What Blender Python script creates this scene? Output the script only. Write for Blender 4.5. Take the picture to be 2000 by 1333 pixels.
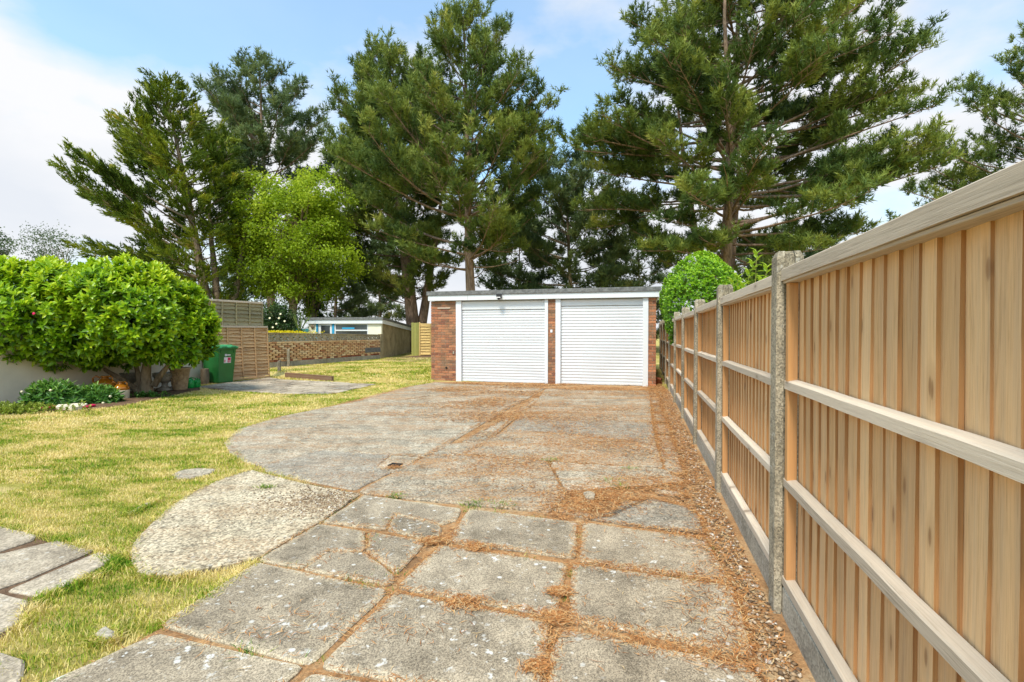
import bpy, bmesh, math, random
import numpy as np
from mathutils import Vector, Matrix
for o in list(bpy.data.objects): bpy.data.objects.remove(o)
SC = bpy.context.scene
COL = SC.collection
R = math.radians
# ------------------------------------------------------------------ camera
F, CX, CY, H, PITCH = 960.0, 1000.0, 666.5, 1.42, R(0.98)
cd = bpy.data.cameras.new('camera'); cam = bpy.data.objects.new('camera', cd); COL.objects.link(cam)
cd.sensor_width = 36.0; cd.lens = F/2000*36.0; cd.clip_start = 0.05; cd.clip_end = 2000
cam.location = (0, 0, H); cam.rotation_euler = (math.pi/2-PITCH, 0, 0)
SC.camera = cam
# ------------------------------------------------------------------ sky, sun, exposure
SUN_EL, SUN_AZ = R(57), R(206)            # azimuth clockwise from +Y: behind the camera, to the left
world = bpy.data.worlds.new('World'); SC.world = world; world.use_nodes = True
wt = world.node_tree; wn = wt.nodes; wl = wt.links
bg = wn['Background']; bg.inputs['Strength'].default_value = 0.10
sky = wn.new('ShaderNodeTexSky'); sky.sky_type = 'NISHITA'; sky.sun_disc = False
sky.sun_elevation = SUN_EL; sky.sun_rotation = SUN_AZ; sky.air_density = 1.0; sky.dust_density = 1.6; sky.ozone_density = 1.2
wtc = wn.new('ShaderNodeTexCoord')
wmap = wn.new('ShaderNodeMapping'); wmap.inputs['Scale'].default_value = (1, 1, 2.0); wmap.inputs['Location'].default_value = (3.3, 1.7, 0.35)
wl.new(wtc.outputs['Generated'], wmap.inputs['Vector'])
wno = wn.new('ShaderNodeTexNoise'); wno.inputs['Scale'].default_value = 1.7; wno.inputs['Detail'].default_value = 7; wno.inputs['Roughness'].default_value = 0.52
wl.new(wmap.outputs['Vector'], wno.inputs['Vector'])
wsep = wn.new('ShaderNodeSeparateXYZ'); wl.new(wtc.outputs['Generated'], wsep.inputs[0])
wlow = wn.new('ShaderNodeMapRange'); wl.new(wsep.outputs['Z'], wlow.inputs['Value'])   # cloud banks thicken towards the horizon
wlow.inputs['From Min'].default_value = 0.0; wlow.inputs['From Max'].default_value = 0.62; wlow.inputs['To Min'].default_value = 0.20; wlow.inputs['To Max'].default_value = -0.05
wadd = wn.new('ShaderNodeMath'); wadd.operation = 'ADD'; wl.new(wno.outputs['Fac'], wadd.inputs[0]); wl.new(wlow.outputs[0], wadd.inputs[1])
wr = wn.new('ShaderNodeValToRGB'); wr.color_ramp.elements[0].position = 0.50; wr.color_ramp.elements[1].position = 0.62
wr.color_ramp.elements[0].color = (0.28, 0.28, 0.28, 1); wr.color_ramp.elements[1].color = (1, 1, 1, 1)
wl.new(wadd.outputs[0], wr.inputs['Fac'])
wmix = wn.new('ShaderNodeMixRGB'); wl.new(wr.outputs['Color'], wmix.inputs['Fac'])
wgain = wn.new('ShaderNodeMixRGB'); wgain.blend_type = 'MULTIPLY'; wgain.inputs['Fac'].default_value = 1; wgain.inputs['Color2'].default_value = (1.35, 2.1, 2.2, 1)
wl.new(sky.outputs['Color'], wgain.inputs['Color1'])
wn2 = wn.new('ShaderNodeTexNoise'); wn2.inputs['Scale'].default_value = 3.1; wn2.inputs['Detail'].default_value = 6; wl.new(wmap.outputs['Vector'], wn2.inputs['Vector'])
wc = wn.new('ShaderNodeValToRGB'); wc.color_ramp.elements[0].position = .38; wc.color_ramp.elements[1].position = .60; wc.color_ramp.elements[0].color = (5.2, 5.45, 5.85, 1); wc.color_ramp.elements[1].color = (6.1, 6.15, 6.3, 1)
wl.new(wn2.outputs['Fac'], wc.inputs['Fac']); wl.new(wc.outputs['Color'], wmix.inputs['Color2'])
wl.new(wgain.outputs['Color'], wmix.inputs['Color1'])
wl.new(wmix.outputs['Color'], bg.inputs['Color'])
sd = bpy.data.lights.new('sun', 'SUN'); sd.energy = 2.8; sd.angle = R(12); sd.color = (1.0, 0.92, 0.80)
sun = bpy.data.objects.new('sun', sd); COL.objects.link(sun)
sdir = Vector((math.sin(SUN_AZ)*math.cos(SUN_EL), math.cos(SUN_AZ)*math.cos(SUN_EL), math.sin(SUN_EL)))
sun.rotation_euler = sdir.to_track_quat('Z', 'Y').to_euler(); sun.location = (0, 0, 30)
vs = SC.view_settings; vs.view_transform = 'Standard'; vs.look = 'None'; vs.exposure = 0.68; vs.gamma = 1; vs.use_curve_mapping = False
SC.cycles.max_bounces = 8; SC.cycles.transparent_max_bounces = 8

# ------------------------------------------------------------------ pixel helpers (photo pixels -> directions -> points)
def ray(px, py):
    a = (px-CX)/F; b = -(py-CY)/F; s, c = math.sin(PITCH), math.cos(PITCH)
    return Vector((a, c+b*s, -s+b*c))
def G(px, py, z=0.0):
    d = ray(px, py); t = (z-H)/d.z
    return (d.x*t, d.y*t)
def at(px, py, Y):
    d = ray(px, py); t = Y/d.y
    return Vector((d.x*t, Y, H+d.z*t))
# ------------------------------------------------------------------ mesh helpers
class MB:
    def __init__(s): s.v = []; s.f = []
    def add(s, v, f):
        n = len(s.v); s.v += [tuple(p) for p in v]; s.f += [tuple(i+n for i in q) for q in f]; return s
    def box(s, x0, x1, y0, y1, z0, z1):
        return s.add([(x0,y0,z0),(x1,y0,z0),(x1,y1,z0),(x0,y1,z0),(x0,y0,z1),(x1,y0,z1),(x1,y1,z1),(x0,y1,z1)],
                     [(0,3,2,1),(4,5,6,7),(0,1,5,4),(1,2,6,5),(2,3,7,6),(3,0,4,7)])
    def cbox(s, x0, x1, y0, y1, z0, z1, b=0.004):      # box with chamfered edges
        bm = bmesh.new(); bmesh.ops.create_cube(bm, size=1)
        for v in bm.verts: v.co = Vector(((x0+x1)/2+v.co.x*(x1-x0), (y0+y1)/2+v.co.y*(y1-y0), (z0+z1)/2+v.co.z*(z1-z0)))
        bmesh.ops.bevel(bm, geom=list(bm.edges), offset=b, segments=1, affect='EDGES', profile=0.5)
        bm.verts.ensure_lookup_table()
        s.add([v.co[:] for v in bm.verts], [[v.index for v in f.verts] for f in bm.faces]); bm.free(); return s
    def tube(s, pts, rad, n=8, caps=True):
        pts = [Vector(p) for p in pts]; k = len(pts); base = len(s.v)
        if not hasattr(rad, '__len__'): rad = [rad]*k
        u = None
        for i, p in enumerate(pts):
            t = (pts[min(i+1, k-1)]-pts[max(i-1, 0)]).normalized()
            if u is None:
                u = t.orthogonal().normalized()
            else:
                u = (u-t*u.dot(t)); u = u.normalized() if u.length > 1e-6 else t.orthogonal().normalized()
            w = t.cross(u)
            for j in range(n):
                a = 2*math.pi*j/n; q = p+(u*math.cos(a)+w*math.sin(a))*rad[i]; s.v.append(q[:])
        for i in range(k-1):
            for j in range(n):
                a = base+i*n+j; b = base+i*n+(j+1) % n
                s.f.append((a, b, b+n, a+n))
        if caps:
            s.f.append(tuple(base+j for j in reversed(range(n)))); s.f.append(tuple(base+(k-1)*n+j for j in range(n)))
        return s
    def lathe(s, prof, n=20, c=(0,0,0)):
        base = len(s.v); k = len(prof)
        for r, z in prof:
            for j in range(n):
                a = 2*math.pi*j/n; s.v.append((c[0]+r*math.cos(a), c[1]+r*math.sin(a), c[2]+z))
        for i in range(k-1):
            for j in range(n):
                a = base+i*n+j; b = base+i*n+(j+1) % n; s.f.append((a, b, b+n, a+n))
        s.f.append(tuple(base+j for j in reversed(range(n)))); s.f.append(tuple(base+(k-1)*n+j for j in range(n)))
        return s
    def mesh(s, name, smooth=False):
        me = bpy.data.meshes.new(name); me.from_pydata(s.v, [], s.f); me.update()
        if smooth: me.polygons.foreach_set('use_smooth', [True]*len(me.polygons))
        return me
    def build(s, name, m, parent=None, smooth=False):
        return link(name, s.mesh(name, smooth), m, parent)
def link(name, me, m=None, parent=None, loc=None, rz=None):
    o = bpy.data.objects.new(name, me); COL.objects.link(o)
    if m is not None and len(me.materials) == 0: me.materials.append(m)
    if parent: o.parent = parent
    if loc is not None: o.location = loc
    if rz is not None: o.rotation_euler = (0, 0, rz)
    return o
def thing(name, label, cat, loc=(0,0,0), rz=0, group=None):
    o = bpy.data.objects.new(name, None); COL.objects.link(o); o.location = loc; o.rotation_euler = (0, 0, rz)
    o.empty_display_size = 0.2
    return tag(o, label, cat, group)
def tag(o, label, cat, group=None):
    o['label'] = label; o['category'] = cat
    if group: o['group'] = group
    return o
def kind(o, k): o['kind'] = k; return o
def npmesh(name, V, T, attrs=None, smooth=False):
    V = np.ascontiguousarray(V, dtype=np.float32); T = np.ascontiguousarray(T, dtype=np.int32)
    me = bpy.data.meshes.new(name); nv, (nf, k) = len(V), T.shape
    me.vertices.add(nv); me.vertices.foreach_set('co', V.ravel())
    me.loops.add(nf*k); me.loops.foreach_set('vertex_index', T.ravel())
    me.polygons.add(nf); me.polygons.foreach_set('loop_start', np.arange(0, nf*k, k, dtype=np.int32))
    for an, av in (attrs or {}).items():
        a = me.attributes.new(an, 'FLOAT', 'POINT'); a.data.foreach_set('value', np.ascontiguousarray(av, dtype=np.float32))
    me.update(calc_edges=True)
    if smooth: me.polygons.foreach_set('use_smooth', np.ones(nf, dtype=bool))
    return me
def unit(a): return a/np.maximum(np.linalg.norm(a, axis=-1, keepdims=True), 1e-9)
def leaves(P, D, N, L, W, fold=0.25, curl=0.15, big=False):
    """pointed leaves: P base, D direction, N rough up vector; returns verts, tris, and verts per leaf"""
    n = len(P); D = unit(D); S = unit(np.cross(D, N)); N = np.cross(S, D)
    L = np.broadcast_to(np.asarray(L, float), (n,))[:, None]; W = np.broadcast_to(np.asarray(W, float), (n,))[:, None]
    if big:
        def pt(t, w, up): return P+D*L*t+S*W*w+N*(W*fold*abs(w)*2-L*curl*t*t+L*up)
        V = np.stack([pt(0,0,0), pt(.3,.42,0), pt(.68,.40,0), pt(1,0,0), pt(.68,-.40,0), pt(.3,-.42,0), pt(.5,0,0)], 1)
        T = np.array([[0,1,6],[1,2,6],[2,3,6],[3,4,6],[4,5,6],[5,0,6]])
    else:
        def pt(t, w): return P+D*L*t+S*W*w+N*(W*fold*abs(w)*2-L*curl*t*t)
        V = np.stack([pt(0,0), pt(.5,.5), pt(1,0), pt(.5,-.5)], 1); T = np.array([[0,1,2],[0,2,3]])
    k = V.shape[1]
    T = (T[None]+np.arange(n)[:, None, None]*k).reshape(-1, 3)
    return V.reshape(-1, 3), T, k
class Acc:          # gathers big triangle soups with a tone number per piece
    def __init__(s): s.V = []; s.T = []; s.A = []; s.n = 0
    def add(s, V, T, a):
        s.V.append(V); s.T.append(T+s.n); s.A.append(a); s.n += len(V)
    def mesh(s, name): return npmesh(name, np.concatenate(s.V), np.concatenate(s.T), {'rnd': np.concatenate(s.A)})
def needles(P, A, L, nl, w, K, rng, spread=0.9):
    """bottle-brush tufts: K thin triangles round an axis"""
    n = len(P); A = unit(A); ref = np.where(np.abs(A[:, 2:3]) > .9, [[1., 0, 0]], [[0, 0, 1.]])
    U = unit(np.cross(A, ref)); W_ = np.cross(A, U)
    t = rng.random((n, K))**0.8; ph = rng.random((n, K))*6.283
    Rd = U[:, None]*np.cos(ph)[..., None]+W_[:, None]*np.sin(ph)[..., None]
    d = A[:, None]*(0.75)+Rd*spread*(1.15-t[..., None]*0.6); d = unit(d)
    B = P[:, None]+A[:, None]*(t*np.asarray(L).reshape(-1, 1))[..., None]
    sd_ = unit(np.cross(d, rng.normal(size=(n, K, 3))))*w*0.5
    ln = (nl*(0.7+0.6*rng.random((n, K))))[..., None]
    V = np.stack([B-sd_, B+sd_, B+d*ln], 2).reshape(-1, 3)
    return V, np.arange(n*K*3).reshape(-1, 3)
def pip(x, y, poly):   # vectorised point in polygon
    x = np.asarray(x); y = np.asarray(y); ins = np.zeros(x.shape, bool); n = len(poly)
    for i in range(n):
        x0, y0 = poly[i]; x1, y1 = poly[(i+1) % n]
        c = ((y0 > y) != (y1 > y)) & (x < (x1-x0)*(y-y0)/((y1-y0) if abs(y1-y0) > 1e-9 else 1e-9)+x0)
        ins ^= c
    return ins
def vnoise(x, y, s, seed=0):   # smooth value noise 0..1
    r = np.random.default_rng(seed).random((64, 64)); x = np.asarray(x)*s+31.7; y = np.asarray(y)*s+17.3
    i = np.floor(x).astype(int); j = np.floor(y).astype(int); u = x-i; v = y-j; u = u*u*(3-2*u); v = v*v*(3-2*v)
    g = lambda a, b: r[a % 64, b % 64]
    return (g(i,j)*(1-u)+g(i+1,j)*u)*(1-v)+(g(i,j+1)*(1-u)+g(i+1,j+1)*u)*v
# ------------------------------------------------------------------ materials
class NT:
    def __init__(s, name):
        s.m = bpy.data.materials.new(name); s.m.use_nodes = True; s.t = s.m.node_tree; s.n = s.t.nodes; s.b = s.n['Principled BSDF']
        s.out = s.n['Material Output']
        tc = s.n.new('ShaderNodeTexCoord'); s.obj = tc.outputs['Object']
        s.oi = s.n.new('ShaderNodeObjectInfo')
        s.geo = s.n.new('ShaderNodeNewGeometry'); s.pos = s.geo.outputs['Position']
    def l(s, a, b): s.t.links.new(a, b)
    def map(s, vec, scale, loc=None):
        m = s.n.new('ShaderNodeMapping'); s.l(vec, m.inputs['Vector']); m.inputs['Scale'].default_value = scale if hasattr(scale, '__len__') else (scale,)*3
        if loc is not None: s.l(loc, m.inputs['Location'])
        return m.outputs[0]
    def noise(s, vec, scale, detail=4, rough=0.55, dist=0):
        x = s.n.new('ShaderNodeTexNoise'); s.l(vec, x.inputs['Vector']); x.inputs['Scale'].default_value = scale; x.inputs['Detail'].default_value = detail
        x.inputs['Roughness'].default_value = rough; x.inputs['Distortion'].default_value = dist; return x.outputs['Fac']
    def vor(s, vec, scale, out='Distance', feature='F1'):
        x = s.n.new('ShaderNodeTexVoronoi'); s.l(vec, x.inputs['Vector']); x.inputs['Scale'].default_value = scale; x.feature = feature; return x.outputs[out]
    def ramp(s, fac, stops):
        r = s.n.new('ShaderNodeValToRGB'); s.l(fac, r.inputs['Fac']); e = r.color_ramp.elements
        while len(e) < len(stops): e.new(0.5)
        for q, (p, c) in zip(e, stops):
            q.position = p; q.color = (*c, 1) if hasattr(c, '__len__') else (c, c, c, 1)
        return r.outputs['Color']
    def mix(s, fac, a, b, mode='MIX'):
        m = s.n.new('ShaderNodeMixRGB'); m.blend_type = mode
        for i, x in enumerate((fac, a, b)):
            if hasattr(x, 'is_output'): s.l(x, m.inputs[i])
            elif i == 0: m.inputs[0].default_value = x
            else: m.inputs[i].default_value = (*x, 1) if hasattr(x, '__len__') else (x, x, x, 1)
        return m.outputs[0]
    def math(s, op, a, b=0.0, clamp=False):
        m = s.n.new('ShaderNodeMath'); m.operation = op; m.use_clamp = clamp
        for i, x in enumerate((a, b)):
            if hasattr(x, 'is_output'): s.l(x, m.inputs[i])
            else: m.inputs[i].default_value = x
        return m.outputs[0]
    def attr(s, name):
        a = s.n.new('ShaderNodeAttribute'); a.attribute_name = name; return a.outputs['Fac']
    def bump(s, h, strength=0.3, dist=0.01):
        b = s.n.new('ShaderNodeBump'); s.l(h, b.inputs['Height']); b.inputs['Strength'].default_value = strength; b.inputs['Distance'].default_value = dist
        s.l(b.outputs[0], s.b.inputs['Normal'])
    def fin(s, col, rough=0.8, spec=0.3):
        if hasattr(col, 'is_output'): s.l(col, s.b.inputs['Base Color'])
        else: s.b.inputs['Base Color'].default_value = (*col, 1)
        if hasattr(rough, 'is_output'): s.l(rough, s.b.inputs['Roughness'])
        else: s.b.inputs['Roughness'].default_value = rough
        s.b.inputs['Specular IOR Level'].default_value = spec
        return s.m
    def translucent(s, col, f=0.3):
        tr = s.n.new('ShaderNodeBsdfTranslucent'); s.l(col, tr.inputs['Color']) if hasattr(col, 'is_output') else None
        mx = s.n.new('ShaderNodeMixShader'); mx.inputs[0].default_value = f
        s.l(s.b.outputs[0], mx.inputs[1]); s.l(tr.outputs[0], mx.inputs[2]); s.l(mx.outputs[0], s.out.inputs['Surface'])
def leafmat(name, stops, f=0.3, rough=0.5, spec=0.35, patch=0.0, pscale=0.6):
    n = NT(name); fac = n.attr('rnd')
    if patch:
        fac = n.math('ADD', n.math('MULTIPLY', fac, 1-patch), n.math('MULTIPLY', n.ramp(n.noise(n.pos, pscale, 3), [(.35, 0), (.65, 1)]), patch))
    c = n.ramp(fac, stops); n.fin(c, rough, spec); n.translucent(c, f); return n.m
def concrete(name, lo, hi, agg=140.0, aggstr=0.6, lichen=0.5, moss=0.0, litter=0.0, tan=(.33,.27,.18), rim=False):
    n = NT(name); p = n.pos
    big = n.noise(p, 1.3, 5, .6); mid = n.noise(p, 7, 5, .65)
    c = n.ramp(n.mix(.5, big, mid), [(.38, tuple(x*.72 for x in lo)), (.50, tuple((a+b)/2 for a, b in zip(lo, hi))), (.60, hi)])
    c = n.mix(.25, c, n.ramp(n.oi.outputs['Random'], [(0, tuple(x*.8 for x in lo)), (1, hi)]))
    c = n.mix(.55, c, n.ramp(n.noise(p, 3.4, 6, .7), [(.36, .66), (.52, 1.0), (.66, 1.22)]), 'MULTIPLY')
    if rim: c = n.mix(n.math('MULTIPLY', n.math('MULTIPLY', n.attr('wear'), n.ramp(n.noise(p, 9, 4, .6), [(.3, .4), (.6, 1)])), .62), c, (.56, .46, .31))
    st = n.vor(p, agg, 'Color'); g = n.n.new('ShaderNodeRGBToBW'); n.l(st, g.inputs[0])
    c = n.mix(aggstr, c, n.ramp(g.outputs[0], [(.08, .18), (.45, .88), (.92, 1.95)]), 'MULTIPLY')
    c = n.mix(n.math('MULTIPLY', n.ramp(g.outputs[0], [(.78, 0), (.8, 1)]), .30*aggstr), c, tan)
    if lichen:
        sp = n.vor(n.mix(.04, p, n.n.new('ShaderNodeTexNoise').outputs['Color']), 11, 'Distance')
        msk = n.math('MULTIPLY', n.ramp(sp, [(.10, 1), (.17, 0)]), n.ramp(n.noise(p, 2.2, 3), [(.44, 0), (.56, 1)]))
        msk2 = n.math('MULTIPLY', n.ramp(n.noise(p, 26, 3, .6), [(.6, 0), (.68, 1)]), n.ramp(n.noise(p, 3.1, 2), [(.45, 0), (.6, 1)]))
        c = n.mix(n.math('MULTIPLY', n.math('MAXIMUM', msk, msk2), lichen), c, (.66, .64, .59))
    if litter:
        lm = n.math('MULTIPLY', n.ramp(n.noise(n.map(p, (.55, 1.7, 1)), 1.5, 6, .72), [(.44, 0), (.60, 1)]), n.ramp(n.noise(p, 38, 4, .7), [(.42, 0), (.56, 1)]))
        c = n.mix(n.math('MULTIPLY', lm, litter), c, n.mix(n.noise(p, 60, 2), (.30, .13, .045), (.48, .27, .11)))
    h = n.math('ADD', n.math('MULTIPLY', g.outputs[0], .5), n.noise(p, 55, 5, .7)); n.bump(h, .55, .006)
    return n.fin(c, .92, .2)
def wood(name, lo, hi, axis='z', grain=1.0, grey=0.0, stain=None):
    n = NT(name); off = n.n.new('ShaderNodeCombineXYZ'); r10 = n.math('MULTIPLY', n.oi.outputs['Random'], 37.0)
    for i in range(3): n.l(r10, off.inputs[i])
    sc = {'z': (62, 62, 1.9), 'x': (1.9, 62, 62), 'y': (62, 1.9, 62)}[axis]
    v = n.map(n.obj, sc, off.outputs[0]); v2 = n.map(n.obj, tuple(x*.22 for x in sc), off.outputs[0])
    g1 = n.noise(v, 1.6*grain, 5, .62, .6); g2 = n.noise(v2, 1.3, 3, .5, .4)
    c = n.ramp(n.mix(.40, g1, g2), [(.36, tuple(x*.8 for x in lo)), (.47, tuple(a*.4+b*.6 for a, b in zip(lo, hi))), (.62, hi)])
    c = n.mix(.45, c, n.ramp(n.oi.outputs['Random'], [(0, tuple(x*.78 for x in lo)), (.5, tuple((a+b)/2 for a, b in zip(lo, hi))), (1, tuple(min(1, x*1.08) for x in hi))]))
    sp = n.n.new('ShaderNodeSeparateXYZ'); n.l(n.map(n.obj, tuple(3.0 if x < 3 else 8.0 for x in sc), off.outputs[0]), sp.inputs[0]); cb = n.n.new('ShaderNodeCombineXYZ')
    n.l(sp.outputs[0], cb.inputs[0]); n.l(sp.outputs[2], cb.inputs[1]); kv = n.n.new('ShaderNodeTexVoronoi'); kv.voronoi_dimensions = '2D'; n.l(cb.outputs[0], kv.inputs['Vector']); kv.inputs['Scale'].default_value = .6; kn = kv.outputs['Distance']
    c = n.mix(n.math('MULTIPLY', n.ramp(kn, [(.0, .85), (.035, .7), (.055, .25), (.11, .12), (.15, 0)]), .95), c, (lo[0]*.55, lo[1]*.48, lo[2]*.45))
    if grey: c = n.mix(n.math('MULTIPLY', n.ramp(n.noise(v2, 2.0, 4), [(.40, 0), (.66, 1)]), grey), c, (.40, .34, .27))
    if stain: c = n.mix(n.ramp(n.noise(n.pos, 1.8, 4), [(.45, 0), (.7, .7)]), c, stain)
    n.bump(g1, .5, .003)
    return n.fin(c, .8, .2)
def plain(name, col, rough=.6, spec=.3, var=.12, scale=6, bump=0.0):
    n = NT(name); c = n.mix(n.ramp(n.noise(n.pos, scale, 5, .6), [(.35, 0), (.7, 1)]), tuple(x*(1-var) for x in col), tuple(min(1, x*(1+var)) for x in col))
    if bump: n.bump(n.noise(n.pos, 60, 4), bump, .004)
    return n.fin(c, rough, spec)
M = {}
M['agg'] = concrete('exposed_aggregate', (.36,.295,.195), (.56,.47,.33), 75, .8, .30, litter=.35)
M['slab'] = concrete('paving_slab', (.22,.176,.122), (.41,.335,.238), 190, .62, .95, rim=True)
M['bay'] = concrete('old_concrete', (.285,.238,.17), (.46,.395,.295), 75, .65, .35, litter=.6)
M['bay_dark'] = concrete('dark_concrete', (.215,.187,.145), (.36,.315,.245), 90, .6, .5, litter=.35)
M['bay_litter'] = concrete('littered_concrete', (.28,.228,.16), (.45,.38,.28), 75, .65, .3, litter=1.0)
M['patio'] = concrete('buff_paving', (.34,.275,.195), (.53,.445,.335), 110, .45, .35)
M['post'] = concrete('post_concrete', (.23,.195,.135), (.40,.345,.255), 130, .6, .35)
M['kerb'] = concrete('grey_block', (.30,.26,.20), (.46,.41,.325), 110, .4, .3)
def soil():
    n = NT('needle_soil'); p = n.pos
    c = n.ramp(n.noise(p, 2.4, 6, .7), [(.3, (.20,.115,.06)), (.5, (.38,.21,.095)), (.68, (.46,.34,.20))])
    c = n.mix(.5, c, n.ramp(n.noise(p, 70, 4, .7), [(.3, .35), (.7, 1.6)]), 'MULTIPLY'); n.bump(n.noise(p, 60, 5, .7), .8, .012); return n.fin(c, .95, .1)
M['soil'] = soil()
def bedsoil():
    n = NT('bed_soil'); p = n.pos
    c = n.ramp(n.noise(p, 9, 6, .7), [(.3, (.09,.055,.035)), (.7, (.24,.15,.09))]); n.bump(n.noise(p, 40, 5, .7), .9, .02); return n.fin(c, .95, .1)
M['bed'] = bedsoil()
def lawn():
    n = NT('lawn_ground'); p = n.pos
    f = n.mix(.5, n.noise(p, .9, 5, .6), n.noise(n.map(p, (1.2, 3.2, 1)), 1.6, 5, .65))
    c = n.ramp(f, [(.36, (.17,.21,.03)), (.46, (.36,.32,.07)), (.56, (.56,.44,.17))])
    c = n.mix(.6, c, n.ramp(n.noise(p, 55, 4, .7), [(.3, .4), (.7, 1.5)]), 'MULTIPLY'); n.bump(n.noise(p, 90, 4, .7), .9, .02); return n.fin(c, .95, .1)
M['lawn'] = lawn()
def grass():
    n = NT('grass_blades'); p = n.map(n.pos, (1, 1, 0))
    f = n.mix(.5, n.noise(p, .8, 4, .55), n.noise(n.map(p, (1.0, 2.8, 1)), 2.2, 5, .65))
    f = n.math('ADD', n.math('MULTIPLY', n.math('SUBTRACT', f, .5), 1.45), .50)
    f = n.math('ADD', f, n.math('MULTIPLY', n.math('SUBTRACT', n.attr('rnd'), .5), .20))
    c = n.ramp(f, [(.33, (.11,.24,.012)), (.41, (.30,.40,.03)), (.475, (.60,.51,.10)), (.57, (.86,.70,.32))])
    n.fin(c, .75, .15); n.translucent(c, .25); return n.m
M['grass'] = grass()
M['weed'] = leafmat('weed_green', [(0, (.07,.16,.015)), (.6, (.18,.32,.03)), (1, (.42,.42,.08))])
def litter():
    n = NT('pine_needle_litter'); c = n.ramp(n.attr('rnd'), [(0, (.20,.08,.028)), (.45, (.48,.20,.065)), (.8, (.62,.34,.13)), (1, (.58,.46,.26))]); return n.fin(c, .8, .15)
M['litter'] = litter()
def gravel():
    n = NT('gravel_stones'); c = n.ramp(n.attr('rnd'), [(0, (.12,.08,.05)), (.5, (.32,.21,.115)), (.85, (.46,.34,.22)), (1, (.74,.68,.60))]); return n.fin(c, .75, .3)
M['gravel'] = gravel()
def brick(name, stops, grime=0.0):
    n = NT(name); c = n.ramp(n.oi.outputs['Random'], stops)
    c = n.mix(.55, c, n.ramp(n.noise(n.pos, 28, 5, .65), [(.3, .55), (.7, 1.4)]), 'MULTIPLY')
    if grime: c = n.mix(n.math('MULTIPLY', n.ramp(n.noise(n.pos, 2.2, 4, .6), [(.46, 0), (.62, 1)]), grime), c, (.17,.125,.075))
    n.bump(n.noise(n.pos, 90, 4), .5, .004); return n.fin(c, .9, .2)
M['brick'] = brick('red_brick', [(0, (.20,.085,.055)), (.35, (.37,.155,.08)), (.7, (.50,.215,.105)), (1, (.30,.16,.10))], .6)
M['brick2'] = brick('buff_brick', [(0, (.42,.18,.09)), (.18, (.62,.34,.18)), (.6, (.76,.49,.26)), (1, (.84,.62,.38))], .05)
M['brick3'] = brick('dark_red_brick', [(0, (.20,.06,.035)), (1, (.36,.12,.06))])
M['mortar'] = plain('mortar', (.40,.35,.27), .95, .1, .25, 9, .4)
M['core'] = plain('brick_gap_shade', (.14,.06,.03), .95, .1, .3, 14, .4)  # brick brown darkened to stand for shade inside the honeycomb gaps
def whitep(name='white_upvc', col=(.68,.695,.71)):
    n = NT(name); c = n.mix(n.ramp(n.noise(n.pos, 2.5, 5, .6), [(.45, 0), (.8, .25)]), col, tuple(x*.82 for x in col)); return n.fin(c, .38, .4)
M['white'] = whitep()
M['felt'] = plain('roof_felt', (.17,.17,.165), .9, .2, .35, 12, .5)
M['board'] = wood('feather_edge_board', (.48,.25,.095), (.90,.60,.315), 'z', 2.2, .24)
M['stile'] = wood('panel_stile', (.36,.165,.06), (.56,.29,.115), 'z', 1.0, .1)
M['rail'] = wood('weathered_rail', (.37,.295,.215), (.72,.605,.47), 'x', 2.0, .35)
M['lap'] = wood('lap_board', (.38,.205,.09), (.72,.46,.23), 'x', .8, .2)
M['lap_g'] = wood('green_lap_board', (.21,.18,.085), (.42,.36,.19), 'x', .8, .4)
M['lap_y'] = wood('yellow_lap_board', (.55,.36,.13), (.70,.49,.20), 'x', .8, 0)
M['gate'] = wood('mossy_board', (.24,.25,.06), (.36,.35,.10), 'z', .8, .1)
M['edge'] = wood('edging_board', (.15,.085,.05), (.26,.15,.09), 'x', .8, .2)
M['cream'] = plain('cream_render', (.74,.65,.50), .9, .15, .10, 1.5, .35)
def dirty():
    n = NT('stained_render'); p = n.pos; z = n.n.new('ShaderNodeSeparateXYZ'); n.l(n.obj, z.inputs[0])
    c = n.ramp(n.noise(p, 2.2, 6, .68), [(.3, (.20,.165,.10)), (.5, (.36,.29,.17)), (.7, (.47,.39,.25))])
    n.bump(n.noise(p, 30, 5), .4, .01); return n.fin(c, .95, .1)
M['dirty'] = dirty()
M['cream2'] = plain('cream_paint', (.80,.76,.58), .7, .2, .05)
M['blue'] = plain('blue_paint', (.03,.33,.58), .4, .4, .05)
M['teal'] = plain('teal_fence', (.03,.30,.36), .6, .3, .1)
def glass():
    n = NT('window_glass'); c = n.ramp(n.noise(n.pos, 1.2, 3), [(.4, (.03,.035,.04)), (.7, (.10,.11,.12))]); return n.fin(c, .06, .6)
M['glass'] = glass()
def barkm(name, lo, hi):
    n = NT(name); v = n.map(n.pos, (1, 1, .28)); f = n.noise(v, 7, 6, .7, .6)
    c = n.ramp(f, [(.34, lo), (.62, hi)]); n.bump(f, .9, .05); return n.fin(c, .95, .1)
M['bark'] = barkm('pine_bark', (.13,.085,.06), (.36,.25,.18))
M['bark2'] = barkm('brown_bark', (.10,.075,.05), (.27,.21,.14))
M['bark3'] = barkm('bush_bark', (.16,.115,.07), (.40,.31,.20))
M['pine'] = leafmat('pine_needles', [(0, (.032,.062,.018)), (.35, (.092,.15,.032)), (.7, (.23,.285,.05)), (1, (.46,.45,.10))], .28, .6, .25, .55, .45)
M['pine2'] = leafmat('blue_pine_needles', [(0, (.048,.085,.036)), (.45, (.125,.185,.07)), (.8, (.23,.28,.09)), (1, (.36,.34,.11))], .32, .6, .25, .5, .45)
M['cypress'] = leafmat('cypress_sprays', [(0, (.030,.060,.008)), (.4, (.10,.16,.014)), (.75, (.27,.32,.022)), (1, (.46,.36,.05))], .26, .6, .25, .5, .5)
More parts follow.
